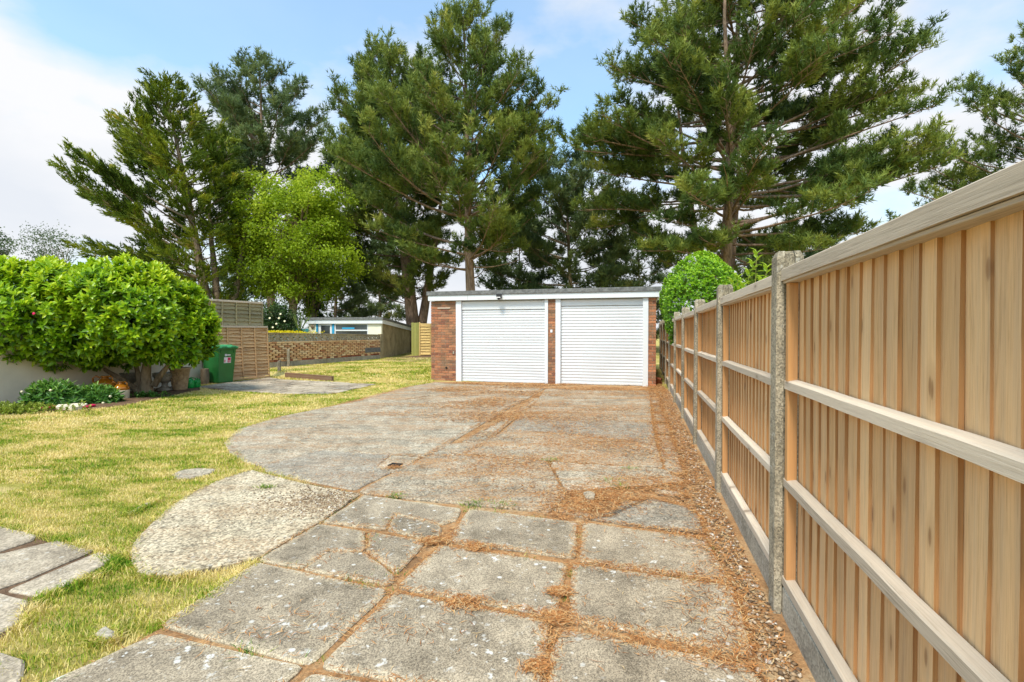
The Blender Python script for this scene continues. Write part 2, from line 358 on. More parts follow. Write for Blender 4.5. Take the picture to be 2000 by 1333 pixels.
M['lime'] = leafmat('lime_leaves', [(0, (.12,.20,.012)), (.5, (.34,.47,.022)), (1, (.62,.70,.07))], .45, .5, .3, .35, .7)
M['dark_leaf'] = leafmat('dark_leaves', [(0, (.015,.04,.012)), (.6, (.05,.11,.022)), (1, (.13,.20,.035))], .2, .5, .4)
M['far_leaf'] = leafmat('far_leaves', [(0, (.07,.11,.07)), (1, (.20,.26,.14))], .3, .6, .2)
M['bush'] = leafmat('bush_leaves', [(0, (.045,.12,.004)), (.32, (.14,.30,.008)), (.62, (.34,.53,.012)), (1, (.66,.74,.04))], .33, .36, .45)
M['topiary'] = leafmat('topiary_leaves', [(0, (.05,.15,.006)), (.5, (.19,.42,.012)), (1, (.50,.68,.03))], .3, .35, .5)
M['laurel'] = leafmat('laurel_leaves', [(0, (.12,.28,.012)), (1, (.42,.56,.04))], .35, .4, .4)
M['peony'] = leafmat('peony_leaves', [(0, (.03,.10,.018)), (.6, (.08,.22,.03)), (1, (.22,.38,.05))], .25, .4, .4)
M['gera'] = leafmat('groundcover_leaves', [(0, (.10,.20,.015)), (1, (.40,.44,.06))], .3, .5, .3)
M['twig'] = plain('dead_twig', (.17,.085,.055), .9, .1, .3)
M['yellow'] = leafmat('yellow_flowers', [(0, (.60,.48,.01)), (1, (.85,.75,.02))], .3)
M['rose'] = plain('cream_petal', (.80,.74,.50), .7, .2, .05)
M['pink'] = plain('crimson_petal', (.55,.02,.09), .6, .2, .1)
M['cordy'] = leafmat('cordyline_leaves', [(0, (.05,.10,.025)), (.6, (.14,.22,.05)), (1, (.34,.40,.13))], .25, .4, .4)
M['binb'] = plain('green_plastic', (.022,.17,.038), .38, .5, .12, 4)
M['binl'] = plain('lid_plastic', (.05,.30,.12), .35, .5, .08, 4)
M['black'] = plain('black_rubber', (.02,.02,.02), .7, .2, .1)
M['steel'] = plain('grey_metal', (.40,.40,.40), .35, .5, .1)
M['stick_w'] = plain('sticker_white', (.80,.78,.78), .4, .4, .02)
M['stick_r'] = plain('sticker_crimson', (.62,.03,.12), .4, .4, .02)
M['can'] = plain('bright_green_plastic', (.01,.36,.06), .3, .5, .1)
def terr():
    n = NT('buff_terracotta'); c = n.ramp(n.noise(n.pos, 14, 5, .65), [(.3, (.30,.20,.11)), (.7, (.52,.38,.22))]); n.bump(n.noise(n.pos, 40, 4), .4, .01); return n.fin(c, .85, .2)
M['terra'] = terr()
M['stone'] = concrete('urn_stone', (.26,.235,.19), (.46,.43,.36), 90, .3, .4)
M['amber'] = plain('amber_glaze', (.46,.16,.012), .12, .6, .2, 9)
M['cream_g'] = plain('cream_glaze', (.66,.58,.42), .15, .6, .08, 9)
M['navy'] = plain('dark_blue_glaze', (.02,.025,.06), .2, .6, .2)
M['block'] = concrete('screen_block_concrete', (.38,.315,.215), (.60,.51,.37), 130, .4, .2)
M['dark'] = plain('dark_void', (.02,.018,.015), .9, .1, .1)
# ================================================================== THE SETTING
FD = Vector((0.253, 0.967, 0)); FD.normalize(); FN = Vector((-FD.y, FD.x, 0))     # fence direction, garden-side normal
FP = Vector((1.33, 2.5, 0))
def fpt(t, off=0.0): p = FP+FD*t+FN*off; return (p.x, p.y)
# -- rear lawn rises gently behind an edging board
LINE = [(-30, 20.5), (-9.0, 16.75), (-7.2, 15.55), (-5.25, 14.25), (-2.3, 13.7), (8, 13.3)]
def yfront(x): return np.interp(x, [p[0] for p in LINE], [p[1] for p in LINE])+np.interp(x, [-5.4, -4.6], [.22, 0])
def rise(x, y):
    w = np.interp(x, [-5.3, -5.0, -2.3], [0.02, 0.8, 3.0]); t = np.clip((y-yfront(x))/w, 0, 1); return 0.13*t*t*(3-2*t)
def sheet(name, xs, ys, zf, m):
    X, Y = np.meshgrid(xs, ys); V = np.stack([X, Y, zf(X, Y)], -1).reshape(-1, 3); nx = len(xs); ny = len(ys)
    i, j = np.meshgrid(np.arange(nx-1), np.arange(ny-1)); a = (j*nx+i).ravel()
    me = npmesh(name, V, np.stack([a, a+1, a+nx+1, a+nx], 1), smooth=True); o = link(name, me, m); kind(o, 'structure'); return o
xs = np.concatenate([[-600, -200, -60, -30], np.arange(-16, 12.1, .4), [30, 60, 200, 600]])
ys = np.concatenate([[-300, -60, -10, -3], np.arange(0, 13.2, .4), np.arange(13.3, 17, .12), np.arange(17.2, 40, .5), [60, 120, 300, 900]])
ground = sheet('ground', xs, ys, lambda X, Y: rise(X, Y)+0.012*(vnoise(X, Y, .9, 3)-.5)*(np.abs(X) < 15)-0.006, M['lawn'])
def poly_px(pp): return [G(*p) for p in pp]
def flat(name, poly, z, m, k='structure', parent=None):
    me = bpy.data.meshes.new(name); me.from_pydata([(x, y, z) for x, y in poly], [], [list(range(len(poly)))]); me.update()
    o = link(name, me, m, parent)
    if me.polygons[0].normal.z < 0: me.flip_normals()
    return kind(o, k) if k else o
rs = random.Random(5)
def slab(name, poly, m, parent, top=0.022, wob=0.005, rnd=0.03, step=0.09, shrink=0.0, tilt=True, deep=0.03):
    """an irregular slab: worn corners, uneven edge, chamfered arris"""
    n = len(poly); ar = sum(poly[i][0]*poly[(i+1) % n][1]-poly[(i+1) % n][0]*poly[i][1] for i in range(n))
    if ar < 0: poly = poly[::-1]
    P = [Vector((x, y)) for x, y in poly]; out = []
    for i in range(n):
        a, b, c = P[i-1], P[i], P[(i+1) % n]; r = min(rnd, (a-b).length*.3, (c-b).length*.3)
        p0 = b+(a-b).normalized()*r; p1 = b+(c-b).normalized()*r
        for q in range(3):
            t = q/2; out.append(p0*(1-t)**2+b*2*t*(1-t)+p1*t*t)
    fine = []
    for i in range(len(out)):
        a, b = out[i], out[(i+1) % len(out)]; L = (b-a).length; k = max(1, int(L/step)); nrm = Vector(((b-a).y, -(b-a).x)).normalized() if L > 1e-6 else Vector((0, 0))
        for q in range(k): fine.append(a.lerp(b, q/k)-nrm*(abs(rs.gauss(0, wob))+shrink))
    k = len(fine); cen = sum(fine, Vector((0, 0)))/k; tx, ty = (rs.gauss(0, .004), rs.gauss(0, .004)) if tilt else (0, 0)
    zt = lambda p: top+max(-.007, min(.007, (p.x-cen.x)*tx+(p.y-cen.y)*ty))
    V = [(p.x, p.y, zt(p)-deep-.012) for p in fine]+[(p.x, p.y, zt(p)-.008) for p in fine]
    ins = []
    for i, p in enumerate(fine):
        t = (fine[(i+1) % k]-fine[i-1]); nr = Vector((-t.y, t.x)); nr = nr.normalized() if nr.length > 1e-6 else nr
        q = p+nr*.010; ins.append(q); V.append((q.x, q.y, zt(q)))
    Fc = []
    for i in range(k):
        j = (i+1) % k; Fc += [(i, j, k+j, k+i), (k+i, k+j, 2*k+j, 2*k+i)]
    if name == 'paving_slab':        # an inner ring, so the worn sandy rim has a width of its own
        area = abs(sum(fine[i].x*fine[(i+1) % k].y-fine[(i+1) % k].x*fine[i].y for i in range(k)))/2; wr_ = min(.055, .11*math.sqrt(area))
        for i in range(k):
            p = ins[i]; q = p+(cen-p)*min(.3, wr_*(.7+.6*rs.random())/max(.05, (cen-p).length)); V.append((q.x, q.y, zt(q)+.0005))
        for i in range(k): j = (i+1) % k; Fc.append((2*k+i, 2*k+j, 3*k+j, 3*k+i))
        Fc.append(tuple(range(3*k, 4*k)))
    else: Fc.append(tuple(range(2*k, 3*k)))
    me = bpy.data.meshes.new(name); me.from_pydata(V, [], Fc); me.update()
    if name == 'paving_slab': a = me.attributes.new('wear', 'FLOAT', 'POINT'); a.data.foreach_set('value', [1.0]*(3*k)+[0.0]*k)
    return link(name, me, m, parent)
# -- the driveway: needle-strewn earth bed carrying concrete bays and slabs
drive_px = [(121, 1340), (317, 1228), (440, 1150), (500, 1100), (632, 1022), (705, 968), (600, 946), (525, 928), (470, 905), (445, 880), (442, 862), (475, 838), (550, 815),
            (640, 795), (720, 775), (790, 757), (845, 748)]
DRIVE = [(-2.2, .4), (-1.95, 1.5)]+poly_px(drive_px)+[(-2.3, 14.9), (4.1, 14.0)]+[fpt(9.5, -.06), fpt(-1.95, -.06), (.95, .4)]
drive = flat('driveway', DRIVE, 0.006, M['soil'])
def z8(p): return (500+p[0]/1.818, 950+p[1]/1.818)
def z7(p): return (p[0]/2.857, 880+p[1]/2.857)
def z6(p): return (400+p[0]/2, 740+p[1]/2)
SL = []     # slab outlines kept for the litter and the grass
def S(pp, conv, m='slab', name='paving_slab', parent=drive, **k):
    pl = [G(*conv(p)) for p in pp]; SL.append(pl); yy = sum(q[1] for q in pl)/len(pl); far = ('bay' in name and m != 'agg') or 'strip' in name; k.setdefault('shrink', -.014 if name == 'paving_slab' else -(.012+.0065*max(0, yy-3)) if far else -.005)
    if far: k.update(tilt=False, top=.016+.0011*(len(SL)-15))
    return slab(name, pl, M[m], parent, **k)
idp = lambda p: p
S([(385,40),(725,88),(706,130),(655,142),(490,103),(458,160),(240,135)], z8)
S([(494,110),(658,150),(644,203),(468,163)], z8)
S([(757,92),(1140,138),(1128,262),(680,203)], z8)
S([(1165,140),(1592,195),(1682,352),(1152,274)], z8)
S([(222,143),(386,170),(384,238),(252,240),(163,299),(12,270)], z8)
S([(402,172),(600,207),(500,318),(396,236)], z8)
S([(258,246),(380,246),(488,326),(478,360),(172,303)], z8)
S([(657,222),(1103,287),(1063,468),(503,369)], z8)
S([(1130,288),(1690,368),(1756,608),(1112,482)], z8)
S([(500,1107),(756,1160),(604,1304),(318,1226)], idp)
S([(772,1164),(1067,1222),(1064,1290),(1040,1385),(630,1308)], idp)
S([(1102,1238),(1458,1309),(1540,1400),(1078,1392),(1072,1300)], idp)
S([(305,1246),(590,1313),(440,1430),(-20,1400),(100,1340)], idp, 'slab')
S([(612,1324),(1036,1404),(1000,1600),(460,1440)], idp)
S([(1080,1412),(1550,1425),(1620,1650),(1040,1650)], idp)
# older concrete bays
OVAL = [(490,920),(452,931),(420,943),(384,960),(350,980),(320,1003),(297,1027),(275,1048),(262,1064),(255,1086),(258,1106),(268,1122),(285,1129),(332,1131),(385,1121),(440,1110),(502,1097),(630,1021),(703,969),(640,957),(597,949),(525,929)]
S(OVAL, idp, 'agg', 'aggregate_bay', rnd=.01)
S([(230,347),(460,286),(716,304),(664,352),(720,372),(584,438),(250,370)], z6, 'bay_dark', 'concrete_bay', rnd=.02)
S([(222,342),(170,328),(110,290),(88,252),(140,200),(300,152),(420,128),(620,88),(700,100),(690,130),(640,150),(330,215),(305,240),(455,283)], z6, 'bay', 'concrete_bay', rnd=.02)
S([(465,282),(315,240),(340,218),(645,153),(700,133),(706,100),(880,72),(1000,82),(1230,92),(1100,165),(860,306),(720,300)], z6, 'bay', 'concrete_bay', rnd=.02)
S([(728,306),(848,312),(735,376),(722,368),(672,350)], z6, 'bay', 'drain_surround', rnd=.015, top=.02)
S([(630,85),(830,30),(900,18),(1000,24),(1130,30),(1320,40),(1236,88),(1000,78),(880,66),(706,96)], z6, 'bay_litter', 'concrete_bay', rnd=.02)
S([(876,306),(955,262),(1088,252),(1010,302)], z6, 'bay', 'drain_strip_slab', rnd=.02)
S([(1012,250),(1190,152),(1206,158),(1098,246)], z6, 'bay', 'drain_strip_slab', rnd=.02)
S([(1200,148),(1290,82),(1310,84),(1218,152)], z6, 'bay', 'drain_strip_slab', rnd=.02)
S([(612,448),(738,380),(868,312),(1010,308),(1330,330),(1404,470),(1345,528),(1000,494),(640,458)], z6, 'bay_litter', 'concrete_bay', rnd=.03)
S([(1030,302),(1120,240),(1180,208),(1480,232),(1755,268),(1780,352),(1560,342),(1340,325)], z6, 'bay_litter', 'concrete_bay', rnd=.02)
S([(1186,204),(1240,150),(1420,160),(1738,178),(1752,262),(1480,226)], z6, 'bay_dark', 'concrete_bay', rnd=.02)
S([(1246,146),(1290,112),(1500,116),(1732,130),(1737,174),(1420,156)], z6, 'bay_litter', 'concrete_bay', rnd=.02)
S([(1296,108),(1340,44),(1500,50),(1725,52),(1731,126),(1500,112)], z6, 'bay_litter', 'concrete_bay', rnd=.02)
S([(1350,336),(1560,350),(1790,362),(1870,415),(1740,425),(1640,430),(1420,450)], z6, 'bay_litter', 'concrete_bay', rnd=.04, wob=.015)
S([(1620,486),(1720,482),(1730,470),(1800,490),(1880,508),(1930,545),(1958,612),(1720,590),(1500,556),(1590,545)], z6, 'bay_dark', 'broken_slab', rnd=.02, wob=.01)
S([(1360,520),(1420,505),(1520,545),(1500,556)], z6, 'bay', 'broken_slab', rnd=.02)
S([(1740,432),(1850,450),(1880,468),(1780,462)], z6, 'bay', 'broken_slab', rnd=.02)
S([(1478,462),(1500,458),(1528,468),(1520,488),(1490,486)], z6, 'bay', 'loose_stone', rnd=.02, top=.05)
# narrow slabs along the fence side
for a, b in [(.02,.17),(.18,.32),(.335,.47),(.48,.60),(.615,.73),(.745,.86),(.87,1.0)]:
    L0, L1 = Vector(G(*z6((1728,48)))), Vector(G(*z6((1796,372)))); R0, R1 = Vector(G(*z6((1762,50)))), Vector(G(*z6((1878,382))))
    pl = [tuple(L0.lerp(L1, a)), tuple(L0.lerp(L1, b)), tuple(R0.lerp(R1, b)), tuple(R0.lerp(R1, a))]; SL.append(pl)
    slab('edging_slab', pl, M['patio'] if rs.random() < .4 else M['bay'], drive, rnd=.03, wob=.01)
# drain gully grate
gx, gy = G(772, 914)
g = MB()
for i in range(5): g.cbox(-.09, .09, -.075+i*.035, -.06+i*.035, .0, .012, .002)
g.box(-.10, -.09, -.085, .09, 0, .014); g.box(.09, .10, -.085, .09, 0, .014); g.box(-.09, .09, -.085, -.076, 0, .014); g.box(-.09, .09, .081, .09, 0, .014)
dg = g.build('drain_grate', M['black']); dg.scale = (.62, .62, 1); dg.location = (gx, gy, .021); dg.rotation_euler = (0, 0, R(-14)); tag(dg, 'small black gully grate set in the concrete driveway', 'drain cover')
# -- left-hand paved path and stepping stones in the lawn
path_poly = poly_px([(-260, 985), (0, 1028), (75, 1044), (200, 1082), (232, 1108), (140, 1150), (75, 1175), (40, 1225), (0, 1250), (-300, 1330)])
path = flat('garden_path', path_poly, 0.004, M['bed'])
PA = []
def SP(pp, **k):
    pl = [G(*z7(p)) for p in pp]; PA.append(pl); return slab('path_slab', pl, M['patio'], path, top=.018, **k)
SP([(-600,330),(0,432),(205,480),(200,508),(0,576),(-700,640)])
SP([(-700,650),(0,590),(330,512),(470,560),(545,562),(150,735),(0,785),(-300,900)], rnd=.02)
SP([(30,800),(180,735),(560,572),(650,600),(560,665),(400,755),(220,832)], rnd=.03)
SP([(-400,900),(0,808),(175,850),(105,975),(0,1040),(-300,1150)], rnd=.02)
SP([(-300,1180),(0,1130),(150,1180),(135,1290),(60,1400),(-300,1400)], rnd=.03)
STEP = []
for pp in [[(950,140),(1010,115),(1110,103),(1212,110),(1170,135),(1080,160),(965,166)], [(698,362),(790,308),(868,280),(872,292),(800,330),(722,374)]]:
    pl = [G(*z7(p)) for p in pp]; STEP.append(pl)
for i, pl in enumerate(STEP):
    o = slab('stepping_stone', pl, M['bay'], None, top=.014, deep=.04); tag(o, ['flat buff stepping stone sunk in lawn beside rounded concrete bay', 'narrow sliver of stepping stone almost overgrown by lawn grass'][i], 'stepping stone')
pl = [G(*z7(p)) for p in [(520,1075),(545,1040),(600,1018),(648,1045),(640,1075),(598,1092)]]
o = slab('field_stone', pl, M['kerb'], None, top=.04, deep=.06); tag(o, 'lone grey stone lying in the grass beside the corner slab', 'stone'); STEP.append(pl)
pl = poly_px([(108, 800), (112, 796), (150, 792), (172, 794), (168, 799), (140, 803)])
o = slab('pale_stone', pl, M['cream'], None, top=.06, deep=.08); tag(o, 'pale flat stone at the front edge of the peony bed', 'stone'); STEP.append(pl)
# -- small rear patio by the bin
PATIO = poly_px([(385, 757), (455, 747), (528, 738.5), (556, 743), (645, 747), (735, 752), (655, 770), (560, 771), (430, 763)])
patio = flat('rear_patio', PATIO, 0.006, M['bed'])
def clip(poly, f):
    out = []
    for i in range(len(poly)):
        a, b = poly[i], poly[(i+1) % len(poly)]; fa, fb = f(a), f(b)
        if fa >= 0: out.append(a)
        if (fa >= 0) != (fb >= 0): t = fa/(fa-fb); out.append((a[0]+(b[0]-a[0])*t, a[1]+(b[1]-a[1])*t))
    return out
ca, sa = FD.y, FD.x
loc = lambda p: (p[0]*ca-p[1]*sa, p[0]*sa+p[1]*ca); inv = lambda q: (q[0]*ca+q[1]*sa, -q[0]*sa+q[1]*ca)
LP = [loc(p) for p in PATIO]; u0 = min(p[0] for p in LP); v0 = min(p[1] for p in LP)
for i in range(14):
    for j in range(8):
        ox = .3*(j % 2); c = [p for p in LP]
        for f in (lambda p: p[0]-(u0+i*.62-ox+.022), lambda p: (u0+(i+1)*.62-ox-.022)-p[0], lambda p: p[1]-(v0+j*.5+.03), lambda p: (v0+(j+1)*.5-.03)-p[1]):
            c = clip(c, f) if len(c) > 2 else c
        if len(c) > 2:
            ar = abs(sum(c[k][0]*c[(k+1) % len(c)][1]-c[(k+1) % len(c)][0]*c[k][1] for k in range(len(c))))/2
            if ar > .05: slab('patio_slab', [inv(p) for p in c], M['patio'] if rs.random() < .6 else M['bay_dark'], patio, top=.02, rnd=.02, step=.2)
# -- planting bed under the bush and the earth by the far gate
BED = poly_px([(-260, 845), (0, 812), (70, 806), (150, 802), (240, 793), (330, 775), (392, 762), (386, 752), (330, 752), (0, 786), (-260, 812)])
flat('planting_bed', BED, 0.007, M['bed'])
GBED = [G(*p, .13) for p in [(744, 704), (775, 699), (806, 696), (850, 693), (850, 708), (800, 708), (770, 707)]]
flat('gate_bed', GBED, 0.142, M['bed'])
# -- grass
HARD = [DRIVE, poly_px(OVAL), path_poly, PATIO, BED]+STEP
rng = np.random.default_rng(11)
def scatter(n, x0, x1, y0, y1):
    x = rng.uniform(x0, x1, n); y = rng.uniform(y0, y1, n); ok = np.ones(n, bool)
    ok &= (np.abs(x) < 1.13*y+.4)
    for h in HARD: ok &= ~pip(x, y, h)
    return x[ok], y[ok]
def blades(x, y, h, w, acc, lean=.6):
    n = len(x); z = rise(x, y)-.004; a = rng.random(n)*6.283; hh = h*(.55+.8*rng.random(n)); ln = hh*lean*(.3+1.1*rng.random(n))
    dx, dy = np.cos(a), np.sin(a); b = rng.random(n)*6.283; sx, sy = np.cos(b)*w*.5, np.sin(b)*w*.5
    P = np.stack([x, y, z], 1); s_ = np.stack([sx, sy, 0*sx], 1)
    mid = P+np.stack([dx*ln*.35, dy*ln*.35, hh*.6], 1); tip = P+np.stack([dx*ln, dy*ln, hh*(1-.35*rng.random(n))], 1)
    V = np.stack([P-s_, P+s_, mid+s_*.75, mid-s_*.75, tip], 1).reshape(-1, 3); k = np.arange(n)[:, None]*5
    T = np.concatenate([k+[[0,1,2]], k+[[0,2,3]], k+[[3,2,4]]]); acc.add(V, T, np.repeat(rng.random(n), 5))
ga = Acc()
for (n, x0, x1, y0, y1, h, w) in [(125000, -4.5, .3, 1.9, 4.6, .027, .0038), (140000, -8.2, .2, 4.6, 7.5, .031, .0060), (115000, -11, -.2, 7.5, 14.4, .036, .011), (70000, -10, -2.0, 13.4, 25, .045, .019)]:
    x, y = scatter(n, x0, x1, y0, y1); blades(x, y, h, w, ga)
# longer fringe along the hard edges
def fringe(poly, n, h, acc, side=.04, closed=True, w=.005):
    P = np.array(poly); Q = np.roll(P, -1, 0)
    if not closed: P, Q = P[:-1], Q[:-1]
    L = np.linalg.norm(Q-P, axis=1); i = rng.choice(len(P), n, p=L/L.sum()); t = rng.random((n, 1)); p = P[i]+(Q[i]-P[i])*t+rng.normal(0, side, (n, 2))
    k = vnoise(p[:, 0], p[:, 1], 2.2, 5) > .42; blades(p[k, 0], p[k, 1], h, w, acc, .9)
fringe(poly_px(drive_px[6:]), 6500, .042, ga, .03, False); fringe(poly_px(drive_px[1:4]), 1600, .042, ga, .025, False); fringe(poly_px(OVAL[:15]), 4500, .04, ga, .022, False); fringe(path_poly[1:9], 4000, .045, ga, .03, False)
for p in STEP[:3]: fringe(p, 900, .045, ga, .015)
gm = ga.mesh('lawn_grass'); o = kind(link('lawn_grass', gm, M['grass']), 'stuff'); tag(o, 'dry yellow and green mown grass of the lawn', 'grass')
# weeds rooted in the joints
wa = Acc()
for pl in SL[:16]:
    P = np.array(pl); 
    for _ in range(5):
        i = rng.integers(len(P)); t = rng.random(); c = P[i]*(1-t)+P[(i+1) % len(P)]*t
        if rng.random() < .5: n = int(rng.integers(8, 50)); blades(c[0]+rng.normal(0, .03, n), c[1]+rng.normal(0, .018, n), .035, .005, wa, 1.2)
for px, py, s in [(1185, 945, .10), (1210, 955, .07), (985, 993, .08), (930, 989, .12), (1075, 903, .09), (1230, 922, .06), (518, 957, .06), (775, 975, .06)]:
    c = G(px, py); n = 120; blades(c[0]+rng.normal(0, s*.6, n), c[1]+rng.normal(0, s*.35, n), .05, .007, wa, 1.2)
o = kind(link('joint_weeds', wa.mesh('joint_weeds'), M['weed']), 'stuff'); tag(o, 'small green weeds sprouting from the driveway joints', 'weeds')
# -- pine needle litter: joints, patches, the strip under the fence
na = Acc()
def litterat(x, y, L, w, zb=.026):
    n = len(x); w = np.broadcast_to(np.asarray(w, float), (n,))[:, None]; a = rng.random(n)*6.283; d = np.stack([np.cos(a), np.sin(a), rng.normal(0, .12, n)], 1); s_ = np.stack([-np.sin(a), np.cos(a), 0*a], 1)*w*.5
    P = np.stack([x, y, zb+rng.random(n)*.012], 1); l = (L*(.5+rng.random(n)))[:, None]; bend = s_*rng.normal(0, 6, (n, 1))
    V = np.stack([P-d*l*.5, P-s_+bend, P+s_+bend, P+d*l*.5], 1).reshape(-1, 3); k = np.arange(n)[:, None]*4
    na.add(V, np.concatenate([k+[[0,1,2]], k+[[1,3,2]]]), np.repeat(rng.random(n), 4))
for q, pl in enumerate(SL):
    P = np.array(pl); Q = np.roll(P, -1, 0); L = np.linalg.norm(Q-P, axis=1); c = P.mean(0)
    n = int(L.sum()*(650 if c[0] > -.6 else 240)); i = rng.choice(len(P), n, p=L/L.sum()); p = P[i]+(Q[i]-P[i])*rng.random((n, 1))
    dens = vnoise(p[:, 0], p[:, 1], 1.7, 8)*np.clip((p[:, 0]+2.4)/2.5, .25, 1.1); k = rng.random(n) < np.clip((dens-.12)*2.0, .06, 1)
    p = p[k]+rng.normal(0, 1, (k.sum(), 2))*(.012+.03*np.clip(dens[k]-.35, 0, 1))[:, None]
    y = p[:, 1]; litterat(p[:, 0], y, .045+.002*y, .0020+.0006*y, .018)
x = rng.uniform(-4, 4.2, 210000); y = rng.uniform(2.0, 13.6, 210000)
fx = FP.x+(y-FP.y)*FD.x/FD.y                      # fence line
dens = vnoise(x*.7, y*1.5, .8, 21)*.5+vnoise(x*.6, y*1.6, 2.4, 22)*.5+.06*(y > 5)+np.clip(1-(fx-x)/.6, 0, 1)*1.1+.10*np.clip((y-6)/5, 0, 1)-np.clip((-x-.6)/5, 0, .35)-.22*(y < 4.2)
k = pip(x, y, DRIVE) & (x < fx-.02) & (rng.random(len(x)) < np.clip((dens-.50)*2.0, 0.02, 1)) ; x, y = x[k], y[k]
litterat(x, y, .05+.003*y, .0022+.0008*y, .026)
for px, py, s, n in [(905, 1187, .06, 260), (1085, 1217, .04, 420), (1090, 1165, .03, 300), (1048, 1315, .03, 300), (930, 1077, .04, 260), (845, 1065, .04, 320), (880, 764, .35, 1500), (905, 750, .3, 900), (1030, 815, .3, 700), (960, 790, .4, 600), (1165, 975, .22, 2200), (1250, 945, .22, 1500), (1120, 1000, .15, 700), (1100, 830, .5, 1600), (1200, 870, .45, 2200), (1180, 800, .6, 1800), (770, 918, .05, 160), (1000, 905, .4, 1200)]:
    c = G(px, py); litterat(c[0]+rng.normal(0, s, n), c[1]+rng.normal(0, s*.7, n), .055+.002*c[1], .0022+.0008*c[1], .026)
o = kind(link('pine_needle_litter', na.mesh('pine_needle_litter'), M['litter']), 'stuff'); tag(o, 'orange-brown fallen pine needles strewn over the driveway', 'pine needles')
# -- gravel in the strip under the fence and on the aggregate bay
def stones(x, y, s, acc, z0):
    n = len(x); base = np.array([[1,0,0],[-1,0,0],[0,1,0],[0,-1,0],[0,0,1],[0,0,-1]], float); tri = np.array([[0,2,4],[2,1,4],[1,3,4],[3,0,4],[2,0,5],[1,2,5],[3,1,5],[0,3,5]])
    a = rng.random(n)*6.283; sc = s[:, None]*np.stack([.7+.6*rng.random(n), .6+.5*rng.random(n), .35+.3*rng.random(n)], 1)
    B = base[None]*sc[:, None]*(.8+.4*rng.random((n, 6, 1))); X = B[..., 0]*np.cos(a)[:, None]-B[..., 1]*np.sin(a)[:, None]; Y = B[..., 0]*np.sin(a)[:, None]+B[..., 1]*np.cos(a)[:, None]
    V = np.stack([X+x[:, None], Y+y[:, None], B[..., 2]+z0], -1).reshape(-1, 3); acc.add(V, (tri[None]+np.arange(n)[:, None, None]*6).reshape(-1, 3), np.repeat(rng.random(n), 6))
sa_ = Acc(); n = 7000; t = rng.uniform(-1.7, 9.3, n); off = np.abs(rng.normal(0, .16, n))+.01
p = np.array([FP.x+FD.x*t+FN.x*off, FP.y+FD.y*t+FN.y*off]); stones(p[0], p[1], rng.uniform(.004, .017, n)*(1+.04*p[1]), sa_, .012)
n = 2600; q = np.array(G(650, 985)); x = rng.normal(q[0], .30, n); y = rng.normal(q[1], .22, n); k = pip(x, y, poly_px(OVAL)); stones(x[k], y[k], rng.uniform(.003, .011, k.sum()), sa_, .024)
n = 900; q = np.array(G(1040, 930)); x = rng.normal(q[0], .6, n); y = rng.normal(q[1], .5, n); stones(x, y, rng.uniform(.003, .010, n), sa_, .024)
o = kind(link('gravel', sa_.mesh('gravel'), M['gravel']), 'stuff'); tag(o, 'loose brown and white gravel along the foot of the fence', 'gravel')
# ================================================================== BUILT THINGS
# -- closeboard fence with concrete posts.  local x runs along the fence, local y = away from the garden
fence = thing('closeboard_fence', 'long closeboard timber fence with slotted concrete posts and gravel boards beside the driveway', 'fence', (FP.x, FP.y, 0), math.atan2(FD.y, FD.x))
# local frame: x = FD, y = left normal = garden side; so garden face at y=0 and the fence body at negative y
PIT = 1.93
def post_mesh():
    m = MB(); pr = [(-.05,0),(.05,0),(.05,-.035),(.028,-.035),(.028,-.085),(.05,-.085),(.05,-.12),(-.05,-.12),(-.05,-.085),(-.028,-.085),(-.028,-.035),(-.05,-.035)]
    n = len(pr); zs = [-.3, 1.80]; 
    V = [(x, y, z) for z in zs for x, y in pr]+[(x*.72, -.06+(y+.06)*.80, 1.83) for x, y in pr]
    Fc = []
    for L in range(2):
        for i in range(n): Fc.append((L*n+i, L*n+n if i == n-1 else L*n+i+1, (L+1)*n+(i+1) % n, (L+1)*n+i) if i < n-1 else (L*n+i, L*n, (L+1)*n, (L+1)*n+i))
    Fc = [tuple(reversed(f)) for f in Fc]+[tuple(reversed(range(2*n, 3*n)))]
    me = bpy.data.meshes.new('post'); me.from_pydata(V, [], Fc); bm = bmesh.new(); bm.from_mesh(me); bmesh.ops.recalc_face_normals(bm, faces=bm.faces); bm.to_mesh(me); bm.free(); return me
pm = post_mesh(); pm.materials.append(M['post'])
for k in range(-1, 9):
    o = link('post', pm, None, fence, (k*PIT, 0, rs.uniform(-.012, .012))); o.rotation_euler = (rs.gauss(0, .004), rs.gauss(0, .004), 0)
wj = 1.83
gb = MB().cbox(-wj/2, wj/2, -.075, -.038, -.15, .15, .006).mesh('gravel_board'); gb.materials.append(M['kerb'])
def board_mesh(seed):      # feather-edge: thick sawn edge on one side, thin on the other
    r = random.Random(seed); N = 7; V = []; ph = r.random()*6; am = r.uniform(.0005, .0035)
    for i in range(N):
        z = .155+(1.66-.155)*i/(N-1); d = math.sin(ph+i*1.1)*am; bw = math.sin(ph*2+i*.9)*.0015
        V += [(-.060+d, -.0805+bw, z), (.056+d, -.0925+bw, z), (.056+d, -.0975+bw, z), (-.060+d, -.0925+bw, z)]
    Fc = []
    for i in range(N-1):
        for j in range(4): Fc.append((i*4+j, i*4+(j+1) % 4, i*4+4+(j+1) % 4, i*4+4+j))
    Fc += [(3, 2, 1, 0), tuple((N-1)*4+j for j in range(4))]
    me = bpy.data.meshes.new('board'); me.from_pydata(V, [], Fc); me.materials.append(M['board']); me.materials.append(M['stile'])
    for q, p in enumerate(me.polygons):
        if q < (N-1)*4 and q % 4 == 3: p.material_index = 1
    bm = bmesh.new(); bm.from_mesh(me); bmesh.ops.recalc_face_normals(bm, faces=bm.faces); bm.to_mesh(me); bm.free()
    return me
bms = [board_mesh(i) for i in range(9)]
